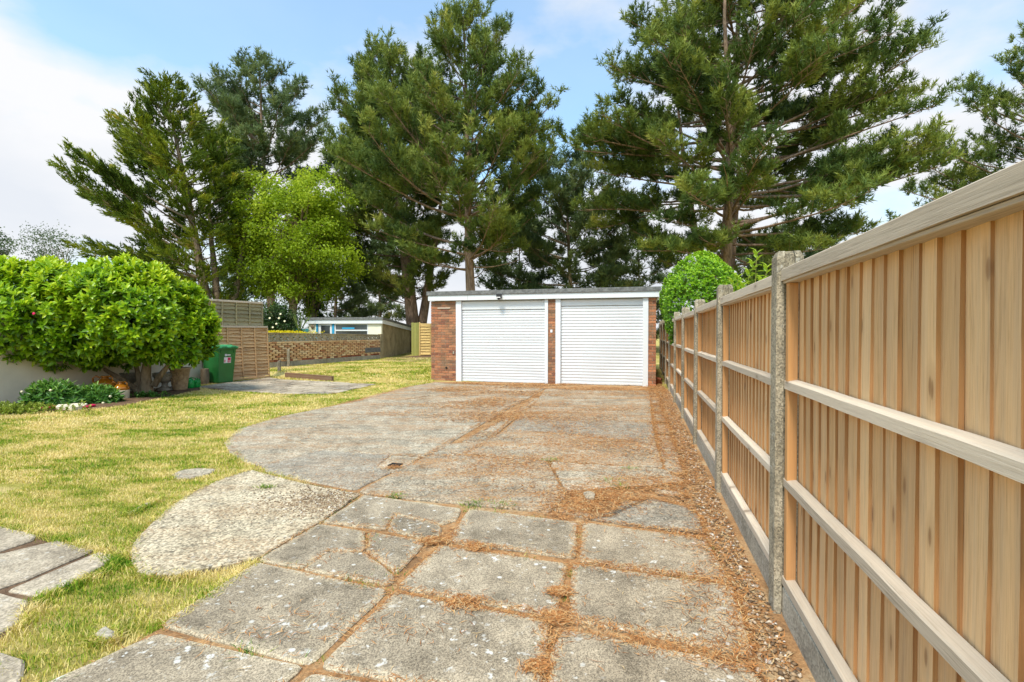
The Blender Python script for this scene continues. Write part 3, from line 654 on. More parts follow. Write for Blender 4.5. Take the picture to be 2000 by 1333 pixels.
def rail_mesh(z0, z1, y0, y1, slope=0.012):
    m = MB(); N = 9; x0, x1 = -wj/2, wj/2
    for i in range(N):
        x = x0+(x1-x0)*i/(N-1); w = rs.gauss(0, .0015)
        m.v += [(x, y0, z0+w), (x, y1, z0+w), (x, y1, z1-slope+w), (x, y1-.006 if y1 > y0 else y1, z1-slope*.6+w), (x, y0, z1+w)]
    for i in range(N-1):
        for j in range(5): m.f.append((i*5+j, i*5+(j+1) % 5, i*5+5+(j+1) % 5, i*5+5+j))
    m.f += [(4,3,2,1,0), tuple((N-1)*5+j for j in range(5))]
    me = m.mesh('rail'); bm = bmesh.new(); bm.from_mesh(me); bmesh.ops.recalc_face_normals(bm, faces=bm.faces); bm.to_mesh(me); bm.free(); me.materials.append(M['rail']); return me
stm = MB().cbox(-.022, .022, -.084, -.040, .15, 1.655, .003).mesh('stile'); stm.materials.append(M['stile'])
for k in range(-1, 8):
    cx = (k+.5)*PIT
    link('gravel_board', gb, None, fence, (cx, 0, 0))
    pn = MB().cbox(-wj/2, wj/2, -.1, -.030, 1.655, 1.668, .002).build('panel', M['rail'], fence); pn.location = (cx, 0, rs.uniform(-.008, .008))
    for z0, z1, y1 in [(1.668, 1.735, -.020), (1.132, 1.182, -.038), (.648, .698, -.038), (.153, .205, -.036)]:
        link('rail', rail_mesh(z0, z1, -.0795, y1), None, pn)
    for s in (-1, 1): link('stile', stm, None, pn, (s*(wj/2-.035 if s > 0 else wj/2-.045), 0, 0))
    nb = 18; sp = (wj-.10)/nb
    for i in range(nb):
        o = link('board', bms[rs.randrange(9)], None, pn, (-wj/2+.05+sp*(i+.5), rs.uniform(-.001, .001), rs.uniform(-.006, .004)))
        o.rotation_euler = (0, rs.gauss(0, .003), 0)
# ------------------------------------------------------------------ the double garage
GR = Vector((3.77, 12.85)); GA = Vector((-FD.y, FD.x)); GWID = 6.36; GL = GR+GA*GWID    # left front corner
gz = math.atan2(-GA.y, -GA.x)
gar = thing('brick_garage', 'flat-roofed brick double garage with white fascia', 'garage', (GL.x, GL.y, 0), gz)
def gs(px):         # photo column -> distance along the garage front
    d = ray(px, 700); n = Vector((d.x, d.y)); a = -GA
    # solve GL + a*s = n*t
    det = a.x*(-n.y)-a.y*(-n.x); bx, by = -GL.x, -GL.y
    return (bx*(-n.y)-by*(-n.x))/det
c0, c1, c2, c3, c4, c5, c6, c7 = 0.0, gs(891), gs(1070.5), gs(1085), gs(1266), GWID, 0, 0
DEP = 5.6; ZT = 2.34
core = MB()
for a, b in [(c0+.012, c1), (c2, c3), (c4, c5-.012)]: core.box(a, b, .014, .26, -.1, ZT)
core.box(.012, .23, .26, DEP, -.1, ZT-.01); core.box(GWID-.23, GWID-.012, .26, DEP, -.1, ZT-.01); core.box(.23, GWID-.23, DEP-.22, DEP, -.1, ZT-.012)
wall = core.build('wall', M['mortar'], gar)
BL, BH, J = .215, .065, .010
bcache = {}
def brickm(L, m, depth=.10, jit=0):
    key = (round(L, 3), m, depth, jit)
    if key not in bcache:
        r = random.Random(hash(key) & 0xffff); mb = MB().cbox(0, L, 0, depth, 0, BH, .004); mb.v = [(x+r.gauss(0, .0008), y+r.gauss(0, .0010), z+r.gauss(0, .0008)) for x, y, z in mb.v]
        bcache[key] = mb.mesh('brick'); bcache[key].materials.append(M[m])
    return bcache[key]
for a, b in [(c0, c1), (c2, c3), (c4, c5)]:
    for r in range(31):
        z = .01+r*(BH+J); x = a-(0 if r % 2 == 0 else .1125)
        while x < b-.01:
            x0, x1 = max(x, a+.001), min(x+BL, b-.003)
            if x1-x0 > .03: link('brick', brickm(x1-x0, 'brick', .10, rs.randrange(3)), None, wall, (x0, rs.uniform(-.002, .002), z))
            x += BL+J
# fascia in two lengths, roof with felt edge
rf = MB().cbox(-.07, GWID+.09, -.10, DEP+.08, 2.53, 2.60, .01).build('roof', M['felt'], gar)
ed = MB().cbox(-.09, GWID+.11, -.125, -.101, 2.50, 2.615, .006).build('roof_edge', M['felt'], gar)
jx = gs(916)
MB().cbox(-.05, jx-.003, -.095, -.06, 2.345, 2.499, .003).build('fascia_board', M['white'], gar)
MB().cbox(jx+.003, GWID+.07, -.095, -.06, 2.345, 2.499, .003).build('fascia_board', M['white'], gar)
MB().box(-.04, GWID+.05, -.0595, .02, 2.345, 2.36).build('soffit', M['white'], gar)
MB().cbox(GWID+.035, GWID+.07, -.059, DEP, 2.345, 2.499, .003).build('fascia_board', M['white'], gar)
MB().box(0.0, GWID, .0205, DEP-.02, 2.36, 2.529).build('roof_deck', M['mortar'], gar)
MB().cbox(c1, c2, .10, .20, 2.27, 2.345, .003).build('door_lintel', M['white'], gar); MB().cbox(c3, c4, .10, .20, 2.27, 2.345, .003).build('door_lintel', M['white'], gar)
# roller doors, each slat a piece of its own
def slat_mesh(L, h):
    pr = [(.012, 0), (.006, .005), (-.002, h*.24), (-.007, h*.53), (-.003, h*.80), (.005, h-.010), (.012, h-.005), (.012, h)]
    V = [(x, y, z) for x in (0, L) for y, z in pr]; n = len(pr); Fc = [(i, n+i, n+i+1, i+1) for i in range(n-1)]
    me = bpy.data.meshes.new('slat'); me.from_pydata(V, [], Fc); me.update(); me.materials.append(M['white']); return me
def roller(x0, x1, g0, g1, name, lab, hood):
    d = MB().box(x0+g0-.03, x1-g1+.03, .090, .098, .0, 2.30).build('roller_door', M['white'], gar); d['label'] = lab
    for a, b in [(x0, x0+g0), (x1-g1, x1)]:
        MB().cbox(a+.001, b-.001, -.028, .10, .0, ZT-.003, .004).build('guide_rail', M['white'], d)
    a, b = x0+g0-.002, x1-g1+.002
    MB().cbox(a, b, .035, .088, hood, 2.31, .004).build('hood', M['white'], d)
    n = 25; h = (hood-.012-.085)/n; sm = slat_mesh(b-a, h)
    for i in range(n): link('slat', sm, None, d, (a, .064, .085+i*h))
    MB().cbox(a, b, .05, .085, .012, .083, .006).build('bottom_bar', M['white'], d); MB().box(a, b, .055, .08, .0, .0115).build('rubber_seal', M['black'], d)
    return d
d1 = roller(c1, c2, gs(901.5)-c1, c2-gs(1064), 'a', 'white roller door beneath the floodlight', 2.08)
d2 = roller(c3, c4, gs(1095)-c3, c4-gs(1255), 'b', 'white roller door beside the timber fence', 2.155)
MB().cbox(c1+.125, c1+.14, .030, .05, .10, .15, .002).build('lock', M['black'], d1)
# floodlight on the fascia, old bracket and small fittings on the brickwork
fx_ = gs(977)
fl = MB().cbox(fx_-.02, fx_+.02, -.115, -.0955, 2.40, 2.46, .003).build('floodlight', M['black'], gar)
m = MB().cbox(-.075, .075, -.045, .045, -.05, .05, .01).build('lamp_head', M['black'], fl); m.location = (fx_+.01, -.165, 2.445); m.rotation_euler = (R(-28), 0, R(12))
m = MB().cbox(-.062, .062, -.006, .002, -.040, .040, .002).build('lamp_lens', M['steel'], fl); m.location = (fx_+.003, -.209, 2.425); m.rotation_euler = (R(-28), 0, R(12))
m = MB().lathe([(.03, -.03), (.032, 0), (.02, .03)], 12).build('sensor', M['black'], fl); m.location = (fx_+.0, -.15, 2.375)
MB().cbox(gs(855), gs(880), -.02, -.0025, 2.115, 2.15, .004).build('timber_bracket', M['rail'], gar)
m = MB().lathe([(.028, 0), (.03, .02), (.02, .03)], 12).build('wall_vent', M['black'], gar); m.location = (gs(872), -.001, .40); m.rotation_euler = (R(90), 0, 0)
MB().cbox(gs(1077)-.03, gs(1077)+.03, -.02, -.0025, 1.42, 1.50, .006).build('key_switch', M['stick_w'], gar)
MB().cbox(gs(888)-.05, gs(888)-.01, -.018, -.0025, .80, .88, .004).build('wall_fitting', M['kerb'], gar)
# ------------------------------------------------------------------ honeycomb brick wall with screen blocks
WA, WB = Vector((-8.85, 17.6)), Vector((-6.38, 24.0)); WL = (WB-WA).length
bw = thing('honeycomb_wall', 'low honeycomb wall of buff bricks topped with pierced screen blocks', 'wall', (WA.x, WA.y, 0), math.atan2(WB.y-WA.y, WB.x-WA.x))
# local -y side faces the camera
Wd = MB().cbox(0, WL, .0, .22, -.2, .34, .01).build('plinth', M['kerb'], bw)
cr = MB().box(.01, WL-.01, .07, .16, .34, 1.085).build('gap_shade_backing', M['core'], bw)  # added dark sheet that paints the shade seen between the bricks
top0 = 1.09
for r in range(10):
    z = .345+r*(BH+J); solid = r in (0, 9); x = (.14 if r % 2 else 0)-.05
    while x < WL-.02:
        x0, x1 = max(x, 0.0), min(x+BL, WL)
        if x1-x0 > .05: link('brick', brickm(x1-x0, 'brick3' if (r == 0 and rs.random() < .6) else 'brick2', .10, rs.randrange(3)), None, cr, (x0, -.003+rs.uniform(-.004, .004), z))
        x += BL+(J if solid else .068)
def screen_block():
    m = MB(); s = .292; t = .022; d0, d1 = .02, .11
    m.box(0, s, d0, d1, 0, t); m.box(0, s, d0, d1, s-t, s); m.box(0, t, d0, d1, t, s-t); m.box(s-t, s, d0, d1, t, s-t)
    for cx, cz, a0 in [(0, 0, 0), (s, 0, 90), (s, s, 180), (0, s, 270)]:
        N = 7; ri, ro = s/2-.012, s/2+.010; b = len(m.v)
        for i in range(N):
            a = R(a0+6+78*i/(N-1)); c, q = math.cos(a), math.sin(a)
            for rr, dd in ((ri, d0+.004), (ro, d0+.004), (ro, d1-.004), (ri, d1-.004)):
                m.v.append((min(max(cx+c*rr, .004), s-.004), dd, min(max(cz+q*rr, .004), s-.004)))
        for i in range(N-1):
            for j in range(4): m.f.append((b+i*4+j, b+i*4+(j+1) % 4, b+i*4+4+(j+1) % 4, b+i*4+4+j))
    me = m.mesh('screen_block'); bm = bmesh.new(); bm.from_mesh(me); bmesh.ops.recalc_face_normals(bm, faces=bm.faces); bm.to_mesh(me); bm.free(); me.materials.append(M['post']); return me
sbm = screen_block(); sbm.materials.clear(); sbm.materials.append(M['block']); nbk = int(WL/.305)
for i in range(nbk): link('screen_block', sbm, None, bw, (.01+i*.305, rs.uniform(-.003, .003), 1.10-.004*i))
cp = MB(); N = nbk
cp.cbox(-.02, WL+.02, .0, .13, 0, .028, .005); o = cp.build('coping', M['post'], bw); o.location = (0, 0, 1.392); o.rotation_euler = (0, math.atan(.004/.305), 0)
MB().cbox(WL-.10, WL+.14, -.02, .14, -.1, 1.36, .01).build('end_pier', M['dirty'], bw)
MB().cbox(WL-1.25, WL-.10, -.02, -.004, .48, .70, .004).build('slate_patch', M['felt'], bw)
# two short concrete stub posts in front of the wall
for px, py, hgt, lab in [(563.5, 724, .74, 'taller grey concrete stub post in front of honeycomb wall'), (545.5, 734, .42, 'short grey concrete stub post beside lapped panel and honeycomb wall')]:
    x, y = G(px, py); m = MB().cbox(-.05, .05, -.05, .05, -.2, hgt, .012); m.v = [(a, b, c+(.03*(a+.05)/.1 if c > .3 else 0)) for a, b, c in m.v]
    o = m.build('stub_post', M['post']); o.location = (x, y, .06); o.rotation_euler = (0, 0, R(20)); tag(o, lab, 'post')
# dark edging board of the raised lawn
a, b = Vector((-7.15, 15.50)), Vector((-5.2, 14.21)); L = (b-a).length
o = MB().cbox(0, L, -.03, .05, -.1, .16, .006).build('edging_board', M['edge']); o.location = (a.x, a.y, 0); o.rotation_euler = (0, 0, math.atan2(b.y-a.y, b.x-a.x)); tag(o, 'dark timber edging board holding up the raised rear lawn', 'edging board')
# ------------------------------------------------------------------ garden outbuilding beyond the wall
OB = Vector((at(745, 650, 24.6).x, 24.6)); OL = Vector((at(603, 650, 25.2).x, 25.2)); OE = Vector((at(804, 650, 33.0).x, 33.0))
fv = (OB-OL); FWID = fv.length; ob = thing('garden_outbuilding', 'low cream garden outbuilding with blue trim and flat felt roof', 'outbuilding', (OL.x, OL.y, 0), math.atan2(fv.y, fv.x))
u = fv.normalized(); v = Vector((-u.y, u.x)); dl = OE-OB; sx, sy = dl.dot(u), dl.dot(v)      # side wall end in local coordinates
def os_(px): d = ray(px, 650); n = Vector((d.x, d.y)); det = u.x*(-n.y)-u.y*(-n.x); return ((-OL.x)*(-n.y)-(-OL.y)*(-n.x))/det
zr, zb = 1.88, 1.53
xw0, xw1, xd0, xd1, xp = os_(653.5), os_(719.5), os_(622), os_(648), os_(650.5)
fw = MB()
fw.box(0, os_(618), 0, .15, -.1, zr); fw.box(xw1, FWID, 0, .15, -.1, zr); fw.box(xw0, xw1, 0, .15, -.1, .90); fw.box(os_(618)+.001, xw0-.001, .06, .15, -.1, zr)
fw.build('wall', M['cream2'], ob)
sw = MB(); e = Vector((sx, sy)); t_ = .15
sw.add([(FWID, 0.001, -.1), (FWID+e.x, e.y, -.1), (FWID+e.x-t_, e.y, -.1), (FWID-t_, .151, -.1), (FWID+.004, 0.001, zr), (FWID+e.x, e.y, zb), (FWID+e.x-t_, e.y, zb), (FWID-t_, .151, zr)], [(0,1,5,4),(1,2,6,5),(2,3,7,6),(3,0,4,7),(4,5,6,7),(3,2,1,0)])
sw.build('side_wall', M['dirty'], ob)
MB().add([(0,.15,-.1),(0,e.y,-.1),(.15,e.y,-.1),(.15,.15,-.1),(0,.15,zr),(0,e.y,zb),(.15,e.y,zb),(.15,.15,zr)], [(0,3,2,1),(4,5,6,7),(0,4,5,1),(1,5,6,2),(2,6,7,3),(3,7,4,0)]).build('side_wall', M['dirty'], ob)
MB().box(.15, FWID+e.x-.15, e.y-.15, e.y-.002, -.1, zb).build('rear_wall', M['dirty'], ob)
def wedge(x0, x1, xe, y0, y1, zf0, zf1, dz):    # roof-following strip
    return [(x0,y0,zf0),(x1,y0,zf0),(xe,y1,zf0-dz),(x0,y1,zf0-dz),(x0,y0,zf1),(x1,y0,zf1),(xe,y1,zf1-dz),(x0,y1,zf1-dz)]
BXF = [(0,3,2,1),(4,5,6,7),(0,1,5,4),(1,2,6,5),(2,3,7,6),(3,0,4,7)]
MB().add(wedge(-.12, FWID+.14, FWID+e.x+.14, -.14, e.y+.1, 2.07, 2.19, zr-zb), BXF).build('roof', M['felt'], ob)
MB().cbox(-.09, FWID+.10, -.10, -.06, 1.87, 2.068, .004).build('fascia_board', M['white'], ob)
MB().add([(FWID+.07,-.06,1.87),(FWID+.10,-.06,1.87),(FWID+e.x+.10,e.y,1.87-zr+zb),(FWID+e.x+.07,e.y,1.87-zr+zb),(FWID+.07,-.06,2.068),(FWID+.10,-.06,2.068),(FWID+e.x+.10,e.y,2.068-zr+zb),(FWID+e.x+.07,e.y,2.068-zr+zb)], BXF).build('fascia_board', M['white'], ob)
MB().cbox(os_(617.5), os_(620.5), -.012, .055, -.1, zr-.005, .003).build('blue_trim', M['blue'], ob); MB().cbox(os_(649), os_(652.5), -.012, .055, -.1, zr-.005, .003).build('blue_trim', M['blue'], ob)
dr = MB().cbox(xd0, xd1, .0, .055, -.05, zr-.01, .004).build('door', M['white'], ob)
MB().cbox(os_(627), os_(644.5), -.006, -.001, .95, 1.78, .001).build('pane', M['glass'], dr)
wf = MB()
for z0, z1 in [(.90, .96), (1.50, 1.565), (1.83, 1.875)]: wf.cbox(xw0, xw1, -.01, .06, z0, z1, .003)
for a, b in [(xw0, xw0+.06), (xw1-.06, xw1)]: wf.cbox(a, b, -.008, .058, .96, 1.83, .003)
wo = wf.build('window', M['white'], ob)
MB().box(xw0+.05, xw1-.05, .02, .035, .95, 1.51).build('pane', M['glass'], wo); MB().box(xw0+.05, xw1-.05, .02, .035, 1.555, 1.84).build('pane', M['glass'], wo)
o = MB().cbox(os_(668), os_(692), .005, .0195, 1.60, 1.68, .002).build('window_sticker', M['blue'], wo)
m = MB().lathe([(.06, 0), (.10, .02), (.10, .06), (.05, .09)], 14).build('wall_lamp', M['bark2'], ob); m.location = (os_(611.5), .002, 1.72); m.rotation_euler = (R(90), 0, 0)
# ------------------------------------------------------------------ lapped panels
def lap_panel(name, lab, A, B, z0, z1, nsl, mat, nb=5, cap=True, lean=0.0, wav=.012, posts=0):
    A, B = Vector(A), Vector(B); L = (B-A).length
    t = thing(name, lab, 'fence panel', (A.x, A.y, 0), math.atan2(B.y-A.y, B.x-A.x)); t.rotation_euler[0] = lean
    pitch = (z1-z0-.06)/nsl
    for i in range(nsl):
        N = 15; V = []; ph = rs.random()*6; zb_ = z0+.03+i*pitch
        for k in range(N):
            x = .02+(L-.04)*k/(N-1); w = wav*(math.sin(ph+k*.9)+.6*math.sin(ph*3+k*2.1))
            V += [(x, -.026, zb_+w), (x, -.006, zb_+w), (x, .040, zb_+pitch+.03), (x, .030, zb_+pitch+.03)]
        Fc = []
        for k in range(N-1):
            for j in range(4): Fc.append((k*4+j, k*4+4+j, k*4+4+(j+1) % 4, k*4+(j+1) % 4))
        Fc += [(0,1,2,3), tuple((N-1)*4+j for j in (3,2,1,0))]
        me = bpy.data.meshes.new('slat'); me.from_pydata(V, [], Fc); me.update(); link('slat', me, mat, t)
    for k in range(nb):
        x = .02+(L-.04)*k/(nb-1); MB().cbox(x-.02, x+.02, -.048, -.0265, z0, z1-.04, .003).build('batten', mat, t)
    if cap: MB().cbox(0, L, -.052, .045, z1-.055, z1, .004).build('top_rail', M['rail'], t)
    MB().cbox(0, L, -.05, .035, z0-.02, z0+.028, .004).build('bottom_rail', mat, t)
    for x in ([0, L] if posts else []): MB().cbox(x-.04, x+.04, .045, .12, -.2, z1+.02, .006).build('post', M['rail'], t)
    return t
LPa, LPb = Vector((-8.37, 13.75)), Vector((-7.63, 15.42))
lap_panel('lap_fence_panel', 'brown waney-lap fence panel standing behind the green bin', LPa, LPb, .04, 1.62, 15, M['lap'], 5, True, R(-3))
dv = (LPb-LPa).normalized(); nv = Vector((-dv.y, dv.x))
lap_panel('lap_fence_panel', 'weathered olive lap panel rising above the brown panel', LPa+nv*.22-dv*.05, LPb+nv*.22-dv*.05, .9, 2.37, 12, M['lap_g'], 5, True, 0, .006, 1)
Pg = at(819, 650, 27.2); Pg2 = at(872, 650, 27.6)
lap_panel('lap_fence_panel', 'golden yellow lap panel beside the mossy board and garage', (Pg.x, Pg.y), (Pg2.x+.3, Pg2.y), .2, 1.93, 11, M['lap_y'], 4, False, 0, .008)
gt = thing('mossy_gate', 'mossy green vertical board gate at the end of the outbuilding', 'gate', (at(803.5, 650, 27.4).x, 27.4, 0), 0)
for i in range(3): MB().cbox(i*.143, i*.143+.139, rs.uniform(-.004, .004), .03, .12, 1.97+rs.uniform(-.01, .01), .004).build('board', M['gate'], gt)
MB().cbox(0, .43, .031, .07, .5, .6, .004).build('rail', M['gate'], gt); MB().cbox(0, .43, .031, .07, 1.5, 1.6, .004).build('rail', M['gate'], gt)
MB().cbox(.43, .50, -.03, .06, .0, 2.0, .005).build('post', M['lap_y'], gt)
# ------------------------------------------------------------------ cream garden wall behind the bush
w0, w1 = Vector((-12.0, 3.4)), Vector((-8.62, 13.9)); wd = w1-w0
gw = thing('rendered_garden_wall', 'cream rendered garden wall behind the big rounded bush', 'wall', (w0.x, w0.y, 0), math.atan2(wd.y, wd.x))
MB().cbox(0, wd.length, .0, .20, -.2, 1.72, .01).build('wall', M['cream'], gw); MB().cbox(-.02, wd.length+.02, -.03, .23, 1.721, 1.78, .012).build('coping', M['kerb'], gw)
# teal fence beyond the honeycomb wall
tf = thing('teal_fence', 'teal painted board fence beyond the honeycomb wall', 'fence', (at(515, 650, 26).x, 26.0, 0), 0)
for i in range(14): MB().cbox(i*.2, i*.2+.19, 0, .02, .1, 1.62+rs.uniform(-.01, .01), .004).build('board', M['teal'], tf)
MB().box(0, 2.8, .021, .06, .4, .5).build('rail', M['teal'], tf); MB().box(0, 2.8, .021, .06, 1.3, 1.4).build('rail', M['teal'], tf)
# ------------------------------------------------------------------ wheelie bin
bx, by = G(424, 751)
bn = thing('wheelie_bin', 'green wheelie bin with a white and crimson sticker', 'bin', (bx-.16, by+.36, .022), R(-20))
# local +x = front
def taper(x0, x1, y0, y1, z0, X0, X1, Y0, Y1, z1): return [(x0,y0,z0),(x1,y0,z0),(x1,y1,z0),(x0,y1,z0),(X0,Y0,z1),(X1,Y0,z1),(X1,Y1,z1),(X0,Y1,z1)]
def bev(mb, off, seg=2):
    me = mb.mesh('m'); bm = bmesh.new(); bm.from_mesh(me); bmesh.ops.recalc_face_normals(bm, faces=bm.faces); bmesh.ops.bevel(bm, geom=list(bm.edges), offset=off, segments=seg, affect='EDGES', profile=.6); bm.to_mesh(me); bm.free(); me.polygons.foreach_set('use_smooth', [False]*len(me.polygons)); return me
link('body', bev(MB().add(taper(-.24,.26,-.235,.235,.0,-.33,.34,-.285,.285,.94), BXF), .03, 3), M['binb'], bn)
link('rim', bev(MB().add(taper(-.35,.365,-.30,.30,.925,-.36,.375,-.31,.31,.965), BXF), .008), M['binb'], bn)
ld = link('lid', bev(MB().add(taper(-.37,.395,-.32,.32,.967,-.36,.385,-.31,.31,1.005), BXF), .012), M['binl'], bn)
link('lid_crown', bev(MB().add(taper(-.34,.33,-.27,.27,1.0,-.27,.24,-.20,.20,1.06), BXF), .012), M['binl'], ld)
link('grip', bev(MB().add(taper(.30,.41,-.24,-.06,.985,.30,.40,-.235,-.065,1.03), BXF), .01), M['binl'], ld); link('grip', bev(MB().add(taper(.30,.41,.06,.24,.985,.30,.40,.065,.235,1.03), BXF), .01), M['binl'], ld)
MB().tube([(-.39, -.24, .93), (-.43, -.24, .97), (-.43, .24, .97), (-.39, .24, .93)], .015, 8).build('handle', M['binb'], bn, True)
MB().tube([(-.27, -.29, .10), (-.27, .29, .10)], .012, 8).build('axle', M['steel'], bn)
for s in (-1, 1):
    w = MB().lathe([(.055, -.024), (.09, -.026), (.10, -.015), (.10, .015), (.09, .026), (.055, .024)], 20).mesh('wheel', False); o = link('wheel', w, M['black'], bn, (-.27, s*.285, .10)); o.rotation_euler = (R(90), 0, 0)
    h = MB().lathe([(.02, -.030), (.056, -.027), (.056, .027), (.02, .030)], 16).mesh('hub'); link('hub', h, M['steel'], o)
for z in (.88,): [MB().add(taper(.315,.345,y-.012,y+.012,z-.05,.325,.352,y-.012,y+.012,z+.04), BXF).build('rib', M['binb'], bn) for y in (-.2, .2)]
def sticker(nm, m, y0, y1, z0, z1, lift, par):
    f = lambda z: .26+.08*z/.94+lift
    return MB().add([(f(z0),y0,z0),(f(z0),y1,z0),(f(z1),y1,z1),(f(z1),y0,z1),(f(z0)-.004,y0,z0),(f(z0)-.004,y1,z0),(f(z1)-.004,y1,z1),(f(z1)-.004,y0,z1)], [(0,1,2,3),(7,6,5,4),(0,4,5,1),(1,5,6,2),(2,6,7,3),(3,7,4,0)]).build(nm, m, par)
st = sticker('sticker', M['stick_w'], -.10, .12, .55, .71, .004, bn)
sticker('sticker_print', M['stick_r'], .015, .108, .565, .70, .007, st); sticker('sticker_print', M['stick_r'], -.085, -.055, .57, .64, .007, st); sticker('sticker_print', M['stick_w'], .03, .095, .59, .612, .010, st)
sticker('logo', M['stick_w'], -.03, .10, .755, .785, .004, bn); lg = MB().lathe([(.032, 0), (.034, .004), (.02, .004), (.018, 0)], 16).build('logo_ring', M['stick_w'], bn); lg.location = (.331, -.055, .772); lg.rotation_euler = (0, R(85), 0)
# ------------------------------------------------------------------ pots, jars and cans under the bush
def pot(name, prof, m, px, py, lab, cat, hsc=1.0, n=24, group=None):
    x, y = G(px, py); t = thing(name, lab, cat, (x, y, .006), 0, group); b = MB().lathe(prof, n).build('body', m, t, True); return t, b
URN = [(.17,0),(.17,.04),(.12,.06),(.075,.10),(.065,.16),(.08,.19),(.16,.23),(.215,.29),(.235,.35),(.225,.38),(.25,.40),(.255,.43),(.23,.435),(.20,.40),(.02,.38)]
t, b = pot('stone_urn', URN, M['stone'], 322, 763, 'grey stone pedestal urn between the bush trunk and tall planter', 'urn')
for i in range(24):
    a = i*2*math.pi/24; MB().cbox(-.012, .012, -.012, .012, -.02, .02, .005).build('rim_bead', M['stone'], t).location = (.238*math.cos(a), .238*math.sin(a), .365)
t, b = pot('stone_urn', [(r*1.12, z*1.05) for r, z in URN], M['stone'], 254, 764, 'grey stone urn behind the low left limb of the bush', 'urn')
PL = [(.145,0),(.15,.02),(.185,.30),(.215,.50),(.235,.51),(.238,.55),(.205,.55),(.19,.50),(.02,.48)]
t, b = pot('relief_planter', PL, M['terra'], 352, 762, 'tall buff terracotta planter with swirling relief beside green watering cans', 'planter')
for k, a0 in enumerate((-2.3, -1.6, -.9)):      # raised scrolls on the visible side
    pts = []
    for i in range(16):
        tt = i/15*5.2; rr = .02+.018*tt; a = a0+rr*math.cos(tt*1.3+k)/.2; z = .27+.05*k-.04+rr*1.5*math.sin(tt*1.3+k); R0 = np.interp(z, [.0, .3, .5], [.15, .185, .215])+.004; pts.append((R0*math.cos(a), R0*math.sin(a), z))
    MB().tube(pts, .012, 6).build('relief_scroll', M['terra'], t, True)
for a, z in [(.0, .48), (1.0, .5)]:
    pass
st_ = MB()
for i in range(6):
    a = rs.random()*6.28; x, y = .10*math.cos(a), .10*math.sin(a); st_.tube([(x*.3, y*.3, .46), (x*.8, y*.8, .75), (x*1.6+.04, y*1.6, 1.0+.12*rs.random())], [.014, .010, .005], 6)
st_.build('dry_stems', M['twig'], t)
x, y = G(374, 758)
for (px, py, s, rz, lab) in [(371, 759, 1.0, R(200), 'bright green plastic watering can next to the relief planter'), (384, 757.5, .85, R(160), 'bright green plastic watering can next to the bin wheel')]:
    x, y = G(px, py); t = thing('watering_can', lab, 'watering can', (x, y, .01), rz, None)
    q = lambda pts: [(a*s, b*s, c*s) for a, b, c in pts]
    MB().lathe([(.095*s, 0), (.105*s, .02*s), (.105*s, .13*s), (.085*s, .20*s), (.05*s, .235*s), (.045*s, .22*s), (.01*s, .2*s)], 18).build('body', M['can'], t, True)
    MB().tube(q([(.08, 0, .07), (.16, 0, .14), (.22, 0, .25), (.25, 0, .27)]), [.022*s, .016*s, .013*s, .030*s], 8).build('spout', M['can'], t, True)
    MB().tube(q([(-.09, 0, .08), (-.16, 0, .14), (-.13, 0, .24), (-.03, 0, .27), (.06, 0, .22)]), .012*s, 8).build('handle', M['can'], t, True)
x, y = G(389, 753); o = MB().lathe([(.10, 0), (.105, .1), (.10, .42), (.085, .43)], 14).build('cut_log', M['bark2']); o.location = (x, y+.25, 0); tag(o, 'upright dark cut log behind the bin wheel', 'log')
def flagon(px, py, s, lab):
    x, y = G(px, py); t = thing('stoneware_flagon', lab, 'flagon', (x, y, .0), R(20))
    MB().lathe([(.150*s, 0), (.155*s, .01*s), (.158*s, .18*s), (.156*s, .19*s)], 26).build('lower_body', M['cream_g'], t, True)
    MB().lathe([(.156*s, .1895*s), (.155*s, .235*s), (.135*s, .275*s), (.085*s, .305*s), (.05*s, .32*s), (.046*s, .345*s), (.058*s, .35*s), (.058*s, .37*s), (.03*s, .37*s)], 26).build('glazed_shoulder', M['amber'], t, True)
    for a in (R(190), R(330)):
        c, q = math.cos(a), math.sin(a); MB().tube([(c*.06*s, q*.06*s, .33*s), (c*.12*s, q*.12*s, .37*s), (c*.165*s, q*.165*s, .33*s), (c*.155*s, q*.155*s, .24*s)], .013*s, 8).build('handle', M['amber'], t, True)
flagon(236, 779, 1.0, 'amber and cream stoneware flagon in front of the others, clear of the peony leaves')
flagon(205, 775, 1.25, 'stoneware flagon half hidden by peony leaves, amber shoulder showing')
flagon(178, 768, 1.45, 'largest stoneware flagon, shaded against the cream wall')
t, b = pot('glazed_pot', [(.11,0),(.12,.02),(.17,.28),(.19,.30),(.17,.31),(.02,.27)], M['navy'], 278, 760, 'dark blue glazed pot hidden behind the bush trunk', 'pot')
